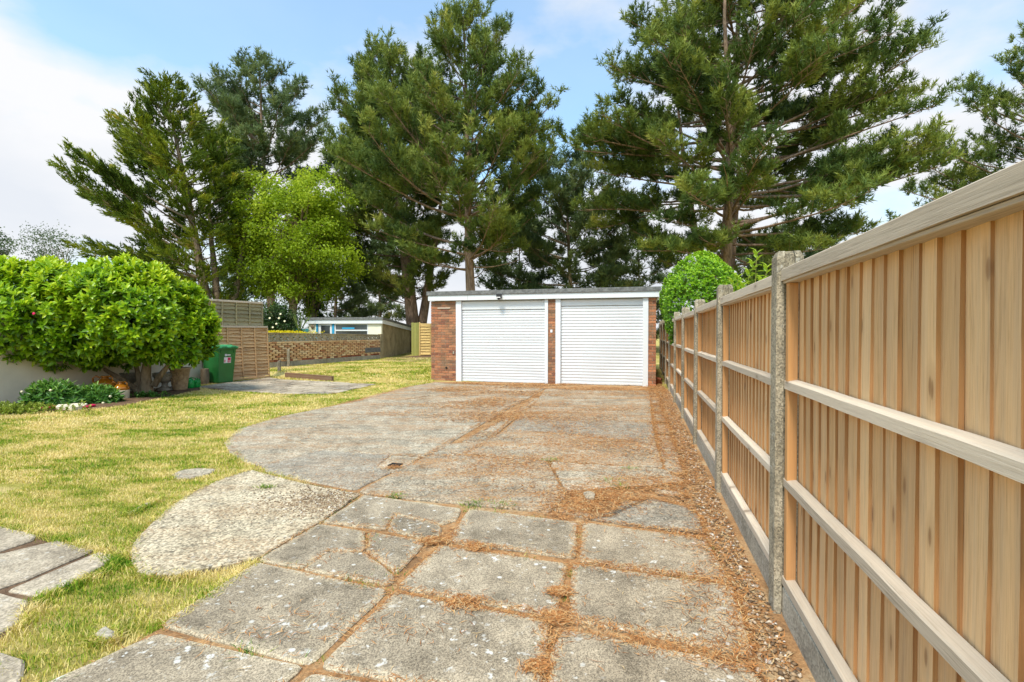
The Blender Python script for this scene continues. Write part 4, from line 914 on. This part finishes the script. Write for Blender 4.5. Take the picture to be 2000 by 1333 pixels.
# ================================================================== PLANTS
def curve_pts(p, d, L, up, n=6, r=None, wob=.06):
    """a limb that starts along d and bends upwards"""
    p = Vector(p); d = Vector(d).normalized(); out = [p.copy()]; st = L/(n-1)
    for i in range(n-1):
        d = (d+Vector((r.gauss(0, wob), r.gauss(0, wob), up+r.gauss(0, wob)))).normalized(); p = p+d*st; out.append(p.copy())
    return out
def lerp_path(pts, t):
    f = t*(len(pts)-1); i = min(int(f), len(pts)-2); return pts[i].lerp(pts[i+1], f-i), (pts[i+1]-pts[i]).normalized()
def conifer(name, lab, Z, bpx, tpx, prof, seed, mat, bark, nlimb=70, tuft=(.42, .24, .050), K=15, up=.10, el=(-5, 40), rad=.30, trunks=1, start=.22, style='pine', dens=1.0, brown=.03, bare=0.0, inner=.40):
    """prof: (photo row, reach left px, reach right px) measured off the trunk line; Z distance in metres"""
    r = random.Random(seed); g = np.random.default_rng(seed)
    B = at(bpx[0], 650, Z); B.z = 0.0; T = at(tpx[0], tpx[1], Z); Ht = T.z; mpp = Z/F
    zs = [T.z if False else at(1000, p[0], Z).z for p in prof]; Ls = [p[1]*mpp for p in prof]; Rs = [p[2]*mpp for p in prof]
    zs, Ls, Rs = zs[::-1], Ls[::-1], Rs[::-1]
    t = thing(name, lab, 'tree', (B.x, B.y, 0), 0, None); off = Vector((B.x, B.y, 0))
    tr = MB(); tp = []; N = 12
    for i in range(N+1):
        f = i/N; p = Vector((0, 0, -.3)).lerp(T-off, f); p += Vector((math.sin(f*5+seed)*.12, math.cos(f*4+seed)*.12, 0))*min(1, f*3)*(1-f); tp.append(p)
    tr.tube(tp, [rad*(1-.90*(i/N)**.9)*(1.25 if i == 0 else 1) for i in range(N+1)], 10)
    for k in range(trunks-1):       # extra stems from the same base
        a = [0.5, 2.6, 4.4, 1.4][k]; q = curve_pts((0, 0, .2), (math.cos(a)*.20, math.sin(a)*.3, 1), Ht*(.62+.1*k), .05, 9, r, .03); tr.tube(q, [rad*.75*(1-.85*i/8) for i in range(9)], 9)
    lim = MB(); P = []; A = []; TONE = []
    for i in range(nlimb):
        wi = (i//5)*5+2.5 if style == 'pine' else i+.5; f = start+(1-start)*(min(nlimb-.4, wi+r.gauss(0, .35))/nlimb)**.92; f = min(.995, max(start, f)); z = Ht*f; base, _ = lerp_path(tp, min(.995, (z+.3)/(Ht+.3)))
        az = i*2.39996+r.gauss(0, .35); c = math.cos(az); Lx = np.interp(z, zs, Ls); Rx = np.interp(z, zs, Rs)
        reach = (Lx*(1-c)/2+Rx*(1+c)/2) if abs(c) > .5 else (Lx+Rx)/2*.85
        tilt = R(el[0]+(el[1]-el[0])*f**1.5+r.gauss(0, 6)); L = max(.5, reach*r.uniform(.80, 1.10)/max(.45, math.cos(tilt+up*1.2)))
        # start lower on the trunk, so the tip ends up at height z
        zb = max(Ht*start*.6, z-L*math.sin(tilt+up)*.75); base, _ = lerp_path(tp, min(.99, (zb+.3)/(Ht+.3)))
        pts = curve_pts(base, (math.cos(az)*math.cos(tilt), math.sin(az)*math.cos(tilt), math.sin(tilt)), L, up*.5, 8, r, .05)
        r0 = min(rad*.34, .014+L*.010); lim.tube(pts, [r0*(1-.88*j/7) for j in range(8)], 6, False)
        if r.random() < bare: continue
        ns = max(4, int(L*2.7*dens)); tint = r.random()
        for s in range(ns):
            u0_ = max(.18, inner-.5*max(0, f-.55)); u = u0_+(1-u0_)*(s+r.random())/ns; q, d = lerp_path(pts, min(.999, u)); sd = 1 if s % 2 else -1
            side = Vector((-d.y, d.x, 0)).normalized()*sd; ll = (.55+.25*L*(1.1-u))*r.uniform(.55, 1.15)
            dd = d*.75+side*r.uniform(.4, 1.0)+Vector((0, 0, r.uniform(-.10, .35)))
            sp = curve_pts(q, dd, ll, .10 if style == 'pine' else .02, 4, r, .08); lim.tube(sp, [.014, .011, .008, .004], 4, False)
            nt = max(2, int(ll*3.0*dens)); st2 = r.gauss(0, .15)
            for k in range(nt):          # shoots: a fan of bottle-brushes from one point
                w = .25+.75*((k+r.random())/nt)**.8; pc, pd = lerp_path(sp, min(.999, w)); jt = .05 if style == 'pine' else .07; st3 = r.gauss(0, .07)
                pc = pc+Vector((r.gauss(0, .13), r.gauss(0, .13), r.gauss(0, .09)))
                for _ in range(4):
                    dz = r.gauss(0, jt); pp = pc+Vector((r.gauss(0, jt), r.gauss(0, jt), dz))
                    if style == 'pine': ax = pd*.5+Vector((r.gauss(0, .50), r.gauss(0, .50), .70+r.gauss(0, .25)))
                    else: ax = pd*.9+side*r.uniform(-.3, .5)+Vector((r.gauss(0, .15), r.gauss(0, .15), r.uniform(.0, .30)))
                    P.append(pp[:]); A.append(ax[:]); TONE.append(max(0, min(1, .13+.24*tint+.34*w*u+st2+st3+2.0*dz+r.gauss(0, .07))))  # tuft colour holds painted shade: dark cores, lighter tops
    P = np.array(P); A = np.array(A); TONE = np.array(TONE); n = len(P)
    tr.build('trunk', bark, t, True); lim.build('limbs', bark, t, True)
    acc = Acc(); L_ = tuft[0]*(.7+.6*g.random(n)); V, Tt = needles(P, A, L_, tuft[1], tuft[2], K, g, .95 if style == 'pine' else .55)
    tone = np.repeat(TONE, K*3); tip = np.tile([0, 0, .10], n*K); acc.add(V, Tt, np.clip(tone+tip+np.repeat(g.normal(0, .07, n*K), 3), 0, 1))
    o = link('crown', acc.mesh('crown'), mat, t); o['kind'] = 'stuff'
    return t
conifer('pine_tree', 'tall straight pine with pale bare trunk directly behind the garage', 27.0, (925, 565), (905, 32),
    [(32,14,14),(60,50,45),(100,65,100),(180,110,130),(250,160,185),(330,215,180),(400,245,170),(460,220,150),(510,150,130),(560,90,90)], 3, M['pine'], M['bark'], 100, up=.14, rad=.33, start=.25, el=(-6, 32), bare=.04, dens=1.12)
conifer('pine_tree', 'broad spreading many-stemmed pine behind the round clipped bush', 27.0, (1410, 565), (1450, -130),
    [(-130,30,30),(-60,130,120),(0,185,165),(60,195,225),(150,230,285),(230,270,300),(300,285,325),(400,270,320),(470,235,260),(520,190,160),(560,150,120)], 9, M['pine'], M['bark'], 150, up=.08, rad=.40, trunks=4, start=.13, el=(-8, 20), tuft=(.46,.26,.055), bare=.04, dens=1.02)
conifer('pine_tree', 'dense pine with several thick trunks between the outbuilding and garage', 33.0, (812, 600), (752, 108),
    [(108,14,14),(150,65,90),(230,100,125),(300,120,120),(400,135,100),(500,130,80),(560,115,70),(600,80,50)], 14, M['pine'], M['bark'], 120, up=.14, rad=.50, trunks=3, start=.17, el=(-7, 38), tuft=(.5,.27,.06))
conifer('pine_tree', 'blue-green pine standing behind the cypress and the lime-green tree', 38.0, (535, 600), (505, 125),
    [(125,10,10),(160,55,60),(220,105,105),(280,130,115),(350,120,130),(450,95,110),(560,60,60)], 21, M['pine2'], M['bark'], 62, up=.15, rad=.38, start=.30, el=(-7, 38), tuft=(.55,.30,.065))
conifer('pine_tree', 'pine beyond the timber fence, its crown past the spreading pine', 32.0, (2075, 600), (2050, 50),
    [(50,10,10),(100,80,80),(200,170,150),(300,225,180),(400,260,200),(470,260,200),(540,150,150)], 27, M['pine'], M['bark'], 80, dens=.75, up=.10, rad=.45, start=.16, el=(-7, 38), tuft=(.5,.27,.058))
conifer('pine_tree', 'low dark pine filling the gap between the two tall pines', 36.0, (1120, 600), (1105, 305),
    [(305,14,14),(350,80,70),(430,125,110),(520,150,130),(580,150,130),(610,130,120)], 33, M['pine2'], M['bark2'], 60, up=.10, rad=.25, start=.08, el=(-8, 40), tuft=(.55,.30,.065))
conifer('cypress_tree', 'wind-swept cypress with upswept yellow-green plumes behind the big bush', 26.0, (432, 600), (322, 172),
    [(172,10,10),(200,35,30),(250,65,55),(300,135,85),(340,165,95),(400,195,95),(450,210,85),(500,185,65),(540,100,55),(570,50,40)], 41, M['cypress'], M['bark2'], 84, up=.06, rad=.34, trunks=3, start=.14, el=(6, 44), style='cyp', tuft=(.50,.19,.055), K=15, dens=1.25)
# dark low evergreens that close the gaps behind the outbuilding
for i, (bp, tp_, pr, Z, lab) in enumerate([((655, 600), (660, 430), [(430,10,10),(480,50,45),(540,60,60),(600,60,60)], 34, 'small dark evergreen behind the outbuilding roof'),
                                          ((1010, 600), (1015, 430), [(430,10,10),(480,60,50),(540,75,70),(600,70,70)], 40, 'small dark evergreen behind the garage roof'),
                                          ((1250, 600), (1245, 440), [(440,10,10),(500,60,60),(560,80,80),(610,70,70)], 40, 'small dark evergreen at the foot of the spreading pine'),
                                          ((740, 600), (742, 470), [(470,10,10),(520,45,45),(560,60,50),(610,60,55)], 42, 'small dark evergreen beyond the thick pine trunks'),
                                          ((475, 600), (470, 500), [(500,10,10),(540,40,40),(600,50,50)], 38, 'small dark evergreen between the cypress and lime-green tree'),
                                          ((1520, 600), (1530, 455), [(455,15,15),(500,90,110),(550,110,130),(610,100,120)], 42, 'small dark evergreen beyond the fence post')]):
    conifer('evergreen_tree', lab, Z, bp, tp_, pr, 60+i, M['pine2'], M['bark2'], 48, up=.08, rad=.16, start=.05, el=(-8, 30), tuft=(.5,.30,.065), K=12)
# -- broadleaf trees
def broadleaf(name, lab, Z, bpx, cen, rx, rz, seed, mat, bark, ncl=330, nl=70, ls=.13, rad=.22, droop=.25, csz=.16, hollow=.45):
    r = random.Random(seed); g = np.random.default_rng(seed); B = at(bpx, 650, Z); B.z = 0; C = at(cen[0], cen[1], Z); mp = Z/F; ax, az_ = rx*mp, rz*mp; ay = ax*.85
    t = thing(name, lab, 'tree', (B.x, B.y, 0)); C = C-Vector((B.x, B.y, 0)); tr = MB(); lim = MB()
    tp = curve_pts((0, 0, -.3), (C.x*.08, 0, 1), C.z+az_*.4, .05, 8, r, .05); tr.tube(tp, [rad*(1-.8*i/7) for i in range(8)], 9)
    cl = []
    for i in range(ncl):
        d = Vector((r.gauss(0, 1), r.gauss(0, 1), r.gauss(0, 1))).normalized(); k = (hollow+(1-hollow)*r.random()**.6)*(1+.16*math.sin(d.x*5+seed)*math.cos(d.z*6+seed*2)+r.gauss(0, .07)); cl.append(Vector((C.x+d.x*ax*k, C.y+d.y*ay*k, C.z+d.z*az_*k)))
    for i, c in enumerate(cl):
        if i % 3 == 0:
            s, _ = lerp_path(tp, r.uniform(.35, .97)); m_ = s.lerp(c, .5)+Vector((r.gauss(0, .2), r.gauss(0, .2), .25)); lim.tube([s, m_, c], [.05*rad/.2, .03*rad/.2, .008], 5, False)
    tr.build('trunk', bark, t, True); lim.build('limbs', bark, t, True)
    cl = np.array([c[:] for c in cl]); n = ncl*nl; ci = np.repeat(np.arange(ncl), nl); sc = ax*csz
    P = cl[ci]+g.normal(0, 1, (n, 3))*[sc, sc, sc*.75]; D = g.normal(0, 1, (n, 3))+[0, 0, -droop*2]; V, Tt, k = leaves(P, D, g.normal(0, .5, (n, 3))+[0, 0, 1], ls*(.7+.6*g.random(n)), ls*.68*(.7+.6*g.random(n)))
    tone = np.clip(.35+.22*(cl[ci, 2]-C.z)/az_+.20*g.normal(0, 1, ncl)[ci]+.12*g.normal(0, 1, n), 0, 1); acc = Acc(); acc.add(V, Tt, np.repeat(tone, k)); o = link('crown', acc.mesh('crown'), mat, t); o['kind'] = 'stuff'; return t
broadleaf('broadleaf_tree', 'bright lime-green leafy tree behind the honeycomb wall', 28.0, 566, (572, 468), 118, 130, 4, M['lime'], M['bark3'], 230, 200, .15, .34, .10, csz=.10, hollow=.42)
broadleaf('broadleaf_tree', 'dark ivy-clad trunk beside the lime-green tree', 29.0, 612, (612, 570), 17, 60, 6, M['dark_leaf'], M['bark2'], 90, 60, .12, .25, .3, hollow=.1)
broadleaf('broadleaf_tree', 'thin pale distant tree showing above the bush', 60.0, 95, (98, 478), 52, 38, 8, M['far_leaf'], M['bark2'], 70, 26, .22, .12, .2)
broadleaf('broadleaf_tree', 'hazy dark distant tree at the far edge past the bush', 60.0, -15, (-12, 490), 26, 45, 9, M['far_leaf'], M['bark2'], 60, 40, .25, .2, .2)
broadleaf('rose_shrub', 'dark leafy shrub dotted with cream roses beyond the honeycomb wall', 24.5, 535, (545, 632), 42, 38, 12, M['dark_leaf'], M['bark2'], 120, 50, .10, .05, .1, hollow=.2)
o = bpy.data.objects['rose_shrub']; o['category'] = 'shrub'
rm = MB(); rm.lathe([(.01,-.02),(.04,-.01),(.048,.015),(.03,.03),(.01,.02)], 10); rm = rm.mesh('rose'); rm.materials.append(M['rose'])
for px, py in [(527, 622), (548, 614), (540, 633), (533, 640), (556, 628), (545, 622)]:
    p = at(px, py, 23.4); q = link('rose', rm, None, o, p-o.location); q.rotation_euler = (R(70), 0, 0)
# -- leaf-covered bushes built from rosettes of leaves
def rosettes(P, Nrm, k, L, W, g, acc, base, up=.5, spread=.9, big=True, jitter=.14):
    n = len(P); Nrm = unit(Nrm+[0, 0, up]); ref = unit(g.normal(size=(n, 3))); U = unit(np.cross(Nrm, ref)); Wv = np.cross(Nrm, U)
    a = (np.arange(k)*2.4)[None]+g.random((n, 1))*6.28; lv = np.linspace(.25, 1.0, k)[None]*np.ones((n, 1))
    D = (U[:, None]*np.cos(a)[..., None]+Wv[:, None]*np.sin(a)[..., None])*(spread*lv)[..., None]+Nrm[:, None]*(1.15-lv*.9)[..., None]+g.normal(0, .18, (n, k, 3))
    P2 = P[:, None]-Nrm[:, None]*(lv*L*.55)[..., None]; D = D.reshape(-1, 3); P2 = P2.reshape(-1, 3); NN = np.repeat(Nrm, k, 0); m = n*k
    V, T, kk = leaves(P2, D, NN, L*(.7+.5*g.random(m)), W*(.75+.5*g.random(m)), .22, .22, big)
    tone = np.clip(np.repeat(base, k)+(.55-lv.reshape(-1))*.35+g.normal(0, jitter, m), 0, 1); acc.add(V, T, np.repeat(tone, kk))
def shell(g, n, C, ax, seed, amp=.10, zmin=-1.0, depth=.18):
    d = unit(g.normal(size=(n, 3))); d = d[d[:, 2] > zmin]
    f = 1+amp*(np.sin(d[:, 0]*4.1+seed)*np.cos(d[:, 2]*3.3+seed*1.7)+.7*np.sin(d[:, 1]*6.3+seed*2.1+d[:, 2]*4)+.5*np.sin(d[:, 0]*11+d[:, 1]*9+seed))
    dep = g.random(len(d))**2.2*depth; P = np.array(C)+d*np.array(ax)*(f-dep)[:, None]; return P, unit(d/np.array(ax)), dep, d
g = np.random.default_rng(77)
tb = G(288, 769); bush = thing('rounded_bush', 'big rounded glossy-leaved bush on several bare stems against the cream wall', 'bush', (tb[0], tb[1], 0))
bo = np.array([tb[0], tb[1], 0])
acc = Acc()
# the crown hangs forward of the wall; three merged lobes
for (px, py, Z, rx, rz, n) in [(85, 608, 10.6, 1.55, 1.10, 2500), (268, 610, 11.0, 1.30, 1.12, 2300), (180, 634, 11.0, 1.6, .98, 1700), (352, 644, 11.3, .74, .78, 1000)]:
    c = at(px, py, Z); P, N_, dep, d = shell(g, n, c, (rx, 1.35 if rx > 1 else .75, rz), px*.01, .10, -.95, .26)
    rosettes(P-bo, N_, 8, .14, .062, g, acc, .56+.20*d[:, 2]-dep*1.6+.16*(vnoise(P[:, 0]*1.0, P[:, 2], 2.6, 4)-.5)*2, .55)  # shade painted into leaf colour: darker hollows, lighter top
for (px, py, Z, rx, rz, n) in [(288, 693, 11.0, .36, .20, 90), (180, 694, 11.0, .75, .28, 240), (340, 690, 11.1, .4, .18, 90)]:
    c = at(px, py, Z); P, N_, dep, d = shell(g, n, c, (rx, .5, rz), px*.01, .1, -1, .5); rosettes(P-bo, N_, 8, .115, .052, g, acc, .35+.1*d[:, 2]-dep*.8, .3)  # underside lobes carry the same painted depth shade, darker overall
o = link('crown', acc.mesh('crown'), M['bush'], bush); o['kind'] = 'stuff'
def stem(name, pxs, r0, r1, m, par, off):
    pts = [at(px, py, Z)-Vector(off) for px, py, Z in pxs]; n = len(pts); return MB().tube(pts, [r0+(r1-r0)*i/(n-1) for i in range(n)], 10).build(name, m, par, True)
Zt = tb[1]
tk = stem('trunk', [(288, 775, Zt), (287, 758, Zt), (284, 735, Zt), (287, 712, Zt), (295, 670, Zt-.1), (290, 610, Zt-.2)], .145, .05, M['bark3'], bush, bo)
for q in [[(278, 770, Zt), (274, 750, Zt+.05), (268, 725, Zt+.1), (262, 700, Zt+.1), (240, 650, Zt)], [(300, 755, Zt), (312, 735, Zt+.1), (328, 715, Zt+.1), (345, 692, Zt+.1), (360, 650, Zt)], [(280, 772, Zt), (262, 758, Zt-.05), (240, 742, Zt-.05), (212, 727, Zt-.05), (180, 705, Zt-.1), (150, 650, Zt-.2)],
          [(290, 690, Zt), (250, 640, Zt-.3), (200, 590, Zt-.3)], [(292, 690, Zt), (320, 630, Zt), (330, 580, Zt-.2)]]:
    stem('limb', q, .075 if q[0][1] > 745 else .06, .025, M['bark3'], bush, bo)
fl_ = MB().lathe([(.005,-.01),(.022,0),(.026,.015),(.01,.02)], 9).build('flower', M['pink'], bush); fl_.location = at(67, 613, 9.25)-Vector(bo); fl_.rotation_euler = (R(80), 0, 0)
# clipped dome bush over the fence
dc = at(1371, 585, 11.2); db = thing('clipped_dome_bush', 'clipped dome of small glossy leaves rising behind the fence', 'bush', (dc.x, dc.y, 0)); acc = Acc(); do = np.array([dc.x, dc.y, 0])
P, N_, dep, d = shell(g, 5200, (dc.x, dc.y, dc.z), (.86, .86, 1.0), 2.0, .045, -.95, .16); P[:, 2] = np.where(d[:, 2] < 0, dc.z+(P[:, 2]-dc.z)*1.5, P[:, 2])
rosettes(P-do, N_, 7, .050, .026, g, acc, .50+.22*d[:, 2]-dep*2, .3, big=False); o = link('crown', acc.mesh('crown'), M['topiary'], db); o['kind'] = 'stuff'  # painted shade: leaf colour darkens with depth, lightens upward
MB().tube([(0, 0, -.1), (.02, 0, .8), (0, .03, 1.9)], [.06, .05, .03], 8).build('trunk', M['bark3'], db, True)
# leafy shoots of a laurel over the fence
lc = at(1462, 600, 7.4); lr = thing('laurel_shrub', 'fresh laurel shoots poking above the fence beside the tallest post', 'shrub', (lc.x, lc.y, 0)); acc = Acc(); stm_ = MB(); lo = Vector((lc.x, lc.y, 0))
for (bx_, tx, ty, Z) in [(1462, 1478, 492, 7.4), (1450, 1440, 540, 7.5), (1470, 1498, 520, 7.3), (1440, 1425, 562, 7.6), (1466, 1462, 530, 7.5), (1475, 1488, 545, 7.2), (1440, 1412, 575, 7.8), (1470, 1452, 556, 7.3), (1480, 1505, 550, 7.2), (1445, 1430, 548, 7.5), (1455, 1470, 512, 7.5), (1450, 1446, 565, 7.4), (1435, 1418, 590, 7.7)]:
    top = at(tx, ty, Z)-lo; b = Vector((top.x*.3, top.y*.3, .3)); pts = [b, b.lerp(top, .5)+Vector((0, 0, .1)), top]; stm_.tube(pts, [.014, .010, .004], 6, False)
    nn = 36; f = np.linspace(.45, 1, nn); Pp = np.array([lerp_path(pts, min(.999, x))[0][:] for x in f]); a = np.arange(nn)*2.4; D = np.stack([np.cos(a), np.sin(a), .25+.9*(f > .93)+0*a], 1)
    V, T, k = leaves(Pp, D, np.tile([0, 0, 1.], (nn, 1)), .20-.07*f, .062, .2, .25, True); acc.add(V, T, np.repeat(np.clip(f-.2+g.normal(0, .15, nn), 0, 1), k))
stm_.build('stems', M['gate'], lr); o = link('foliage', acc.mesh('foliage'), M['laurel'], lr); o['kind'] = 'stuff'
# peonies and low cover in the bed
for i, (px, py, s, h, lab) in enumerate([(105, 792, .62, .50, 'deep green peony clump with pale buds at the lawn edge'), (190, 786, .52, .34, 'low peony clump spreading in front of the stoneware flagons'), (40, 782, .55, .36, 'leafy peony clump with one crimson bloom beside the dead shrub')]):
    x, y = G(px, py); t = thing('peony_plant', lab, 'plant', (x, y, 0)); acc = Acc(); n = 300
    d = unit(g.normal(size=(n, 3))); d[:, 2] = np.abs(d[:, 2]); rr = (.45+.55*g.random(n)**.6)[:, None]; P = d*[s, s*.55, h]*rr; P[:, 2] = np.maximum(P[:, 2], .03)
    rosettes(P, d, 7, .125, .036, g, acc, .35+.35*d[:, 2]+.2*(rr[:, 0]-.8), .4, 1.1); o = link('foliage', acc.mesh('foliage'), M['peony'], t); o['kind'] = 'stuff'
    sm = MB()
    for k in range(16): q = P[g.integers(n)]; sm.tube([(q[0]*.25, q[1]*.25, -.02), (q[0]*.7, q[1]*.7, q[2]*.7), tuple(q)], [.007, .006, .004], 5, False)
    sm.build('stems', M['gate'], t)
    bud = MB().lathe([(.008,-.02),(.03,0),(.034,.025),(.015,.045)], 9).mesh('bud'); bud.materials.append(M['pink'] if i == 2 else M['rose'])
    for k in range(1 if i == 2 else 2):
        q = d[g.integers(n)]*[s, s*.55, h]*1.04; q[1] = -abs(q[1]); b = link('bud', bud, None, t, q); b.scale = (1.5,)*3 if i == 2 else (.7,)*3
x, y = G(18, 806); t = thing('groundcover_plant', 'yellow-green low ground cover at the end of the bed', 'plant', (x, y, 0)); acc = Acc(); n = 420
P = np.stack([g.normal(-.1, .55, n), g.normal(0, .16, n), np.abs(g.normal(.06, .05, n))], 1); rosettes(P, np.tile([0, 0, 1.], (n, 1)), 6, .06, .03, g, acc, np.full(n, .5), .2, 1.1, big=False); o = link('foliage', acc.mesh('foliage'), M['gera'], t); o['kind'] = 'stuff'
for i, (px, py) in enumerate([(88, 800), (102, 799), (166, 799), (180, 796)]):
    x, y = G(px, py); o = MB().lathe([(.02, 0), (.05, .01), (.06, .035), (.03, .05)], 9).build('fallen_bloom', M['pink']); o.location = (x, y, .01); tag(o, 'crimson fallen bloom lying by the pale stone', 'flower', 'crimson blooms by the pale stone')
x, y = G(292, 776); t = thing('weed_clump', 'small green weeds around the foot of the bush trunk', 'weeds', (x, y, 0)); acc = Acc(); n = 70
P = np.stack([g.normal(0, .22, n), g.normal(-.02, .07, n), np.abs(g.normal(.05, .03, n))], 1); rosettes(P, np.tile([0, 0, 1.], (n, 1)), 6, .07, .03, g, acc, np.full(n, .5), .3, 1.1, big=False); o = link('foliage', acc.mesh('foliage'), M['peony'], t); o['kind'] = 'stuff'
# dead twiggy shrub
x, y = G(55, 782); ds = thing('dead_shrub', 'bare brown twiggy dead shrub against the cream wall', 'shrub', (x, y+.35, 0)); r = random.Random(8); m = MB()
for i in range(11):
    a = r.random()*6.28; q = curve_pts((0, 0, 0), (math.cos(a)*.7-.25, math.sin(a)*.3, 1), r.uniform(.6, .95), .0, 6, r, .16); m.tube(q, [.010, .008, .007, .006, .004, .003], 5, False)
    for k in range(7):
        s, d = lerp_path(q, r.uniform(.35, .98)); m.tube(curve_pts(s, d+Vector((r.gauss(0, .8), r.gauss(0, .8), r.gauss(0, .5))), r.uniform(.08, .25), 0, 4, r, .2), [.005, .004, .003, .002], 4, False)
m.build('twigs', M['twig'], ds)
# cordyline and yellow shrub beyond the wall
cc = at(585, 650, 24.2); co = thing('cordyline', 'spiky cordyline with arching strap leaves beside the outbuilding', 'plant', (cc.x, cc.y, 0)); r = random.Random(3); acc = Acc(); V = []; T = []
MB().tube([(0, 0, 0), (.03, 0, .6), (0, 0, 1.25)], [.10, .08, .07], 8).build('trunk', M['bark2'], co, True)
for i in range(80):
    a = r.random()*6.28; e = R(r.uniform(-10, 85)); L = r.uniform(.8, 1.35); p = Vector((0, 0, 1.25+r.uniform(-.1, .15))); d = Vector((math.cos(a)*math.cos(e), math.sin(a)*math.cos(e), math.sin(e))); side = Vector((-math.sin(a), math.cos(a), 0)); b = len(V)
    for k in range(6):
        w = .030*(1-(k/5)**2)+.004; V += [(p-side*w)[:], (p+side*w)[:]]; d = (d+Vector((0, 0, -.14))).normalized(); p = p+d*L/5
    for k in range(5): T += [(b+2*k, b+2*k+1, b+2*k+3), (b+2*k, b+2*k+3, b+2*k+2)]
acc.add(np.array(V), np.array(T), np.repeat(g.random(80), 12)); o = link('foliage', acc.mesh('foliage'), M['cordy'], co); o['kind'] = 'stuff'
yc = at(545, 650, 22.3); ys_ = thing('yellow_shrub', 'bright yellow flowering shrub showing above the screen blocks', 'shrub', (yc.x, yc.y, 0)); acc = Acc(); n = 420
P = np.stack([g.normal(0, .62, n), g.normal(0, .25, n), 1.36+.10*g.random(n)*1.2], 1); rosettes(P, np.tile([0, 0, 1.], (n, 1)), 6, .07, .045, g, acc, np.full(n, .6), .2, 1.0, big=False); o = link('flowers', acc.mesh('flowers'), M['yellow'], ys_); o['kind'] = 'stuff'
acc = Acc(); n = 500; P = np.stack([g.normal(0, .6, n), g.normal(0, .25, n), g.uniform(.1, 1.36, n)], 1); rosettes(P, g.normal(size=(n, 3)), 6, .08, .04, g, acc, np.full(n, .5), .2, 1.0, big=False); o = link('foliage', acc.mesh('foliage'), M['dark_leaf'], ys_); o['kind'] = 'stuff'
# a little heap of broken bricks in the gap beside the garage
p = fpt(11.3, .16)
for i, lab in enumerate(['broken red brick on top of the heap in the gap beside the garage', 'broken red brick under another in the gap beside the garage', 'broken red brick leaning on the garage side wall in the fence gap']):
    o = MB().cbox(-.10, .10, -.05, .05, -.033, .033, .006).build('loose_brick', M['brick3']); o.location = (p[0]+[.0, -.01, -.06][i], p[1]+[0, .05, -.10][i], [.15, .045, .09][i]); o.rotation_euler = ([.3, 0, .5][i], [.15, 0, 1.0][i], [.8, .3, 2.0][i]); tag(o, lab, 'brick')
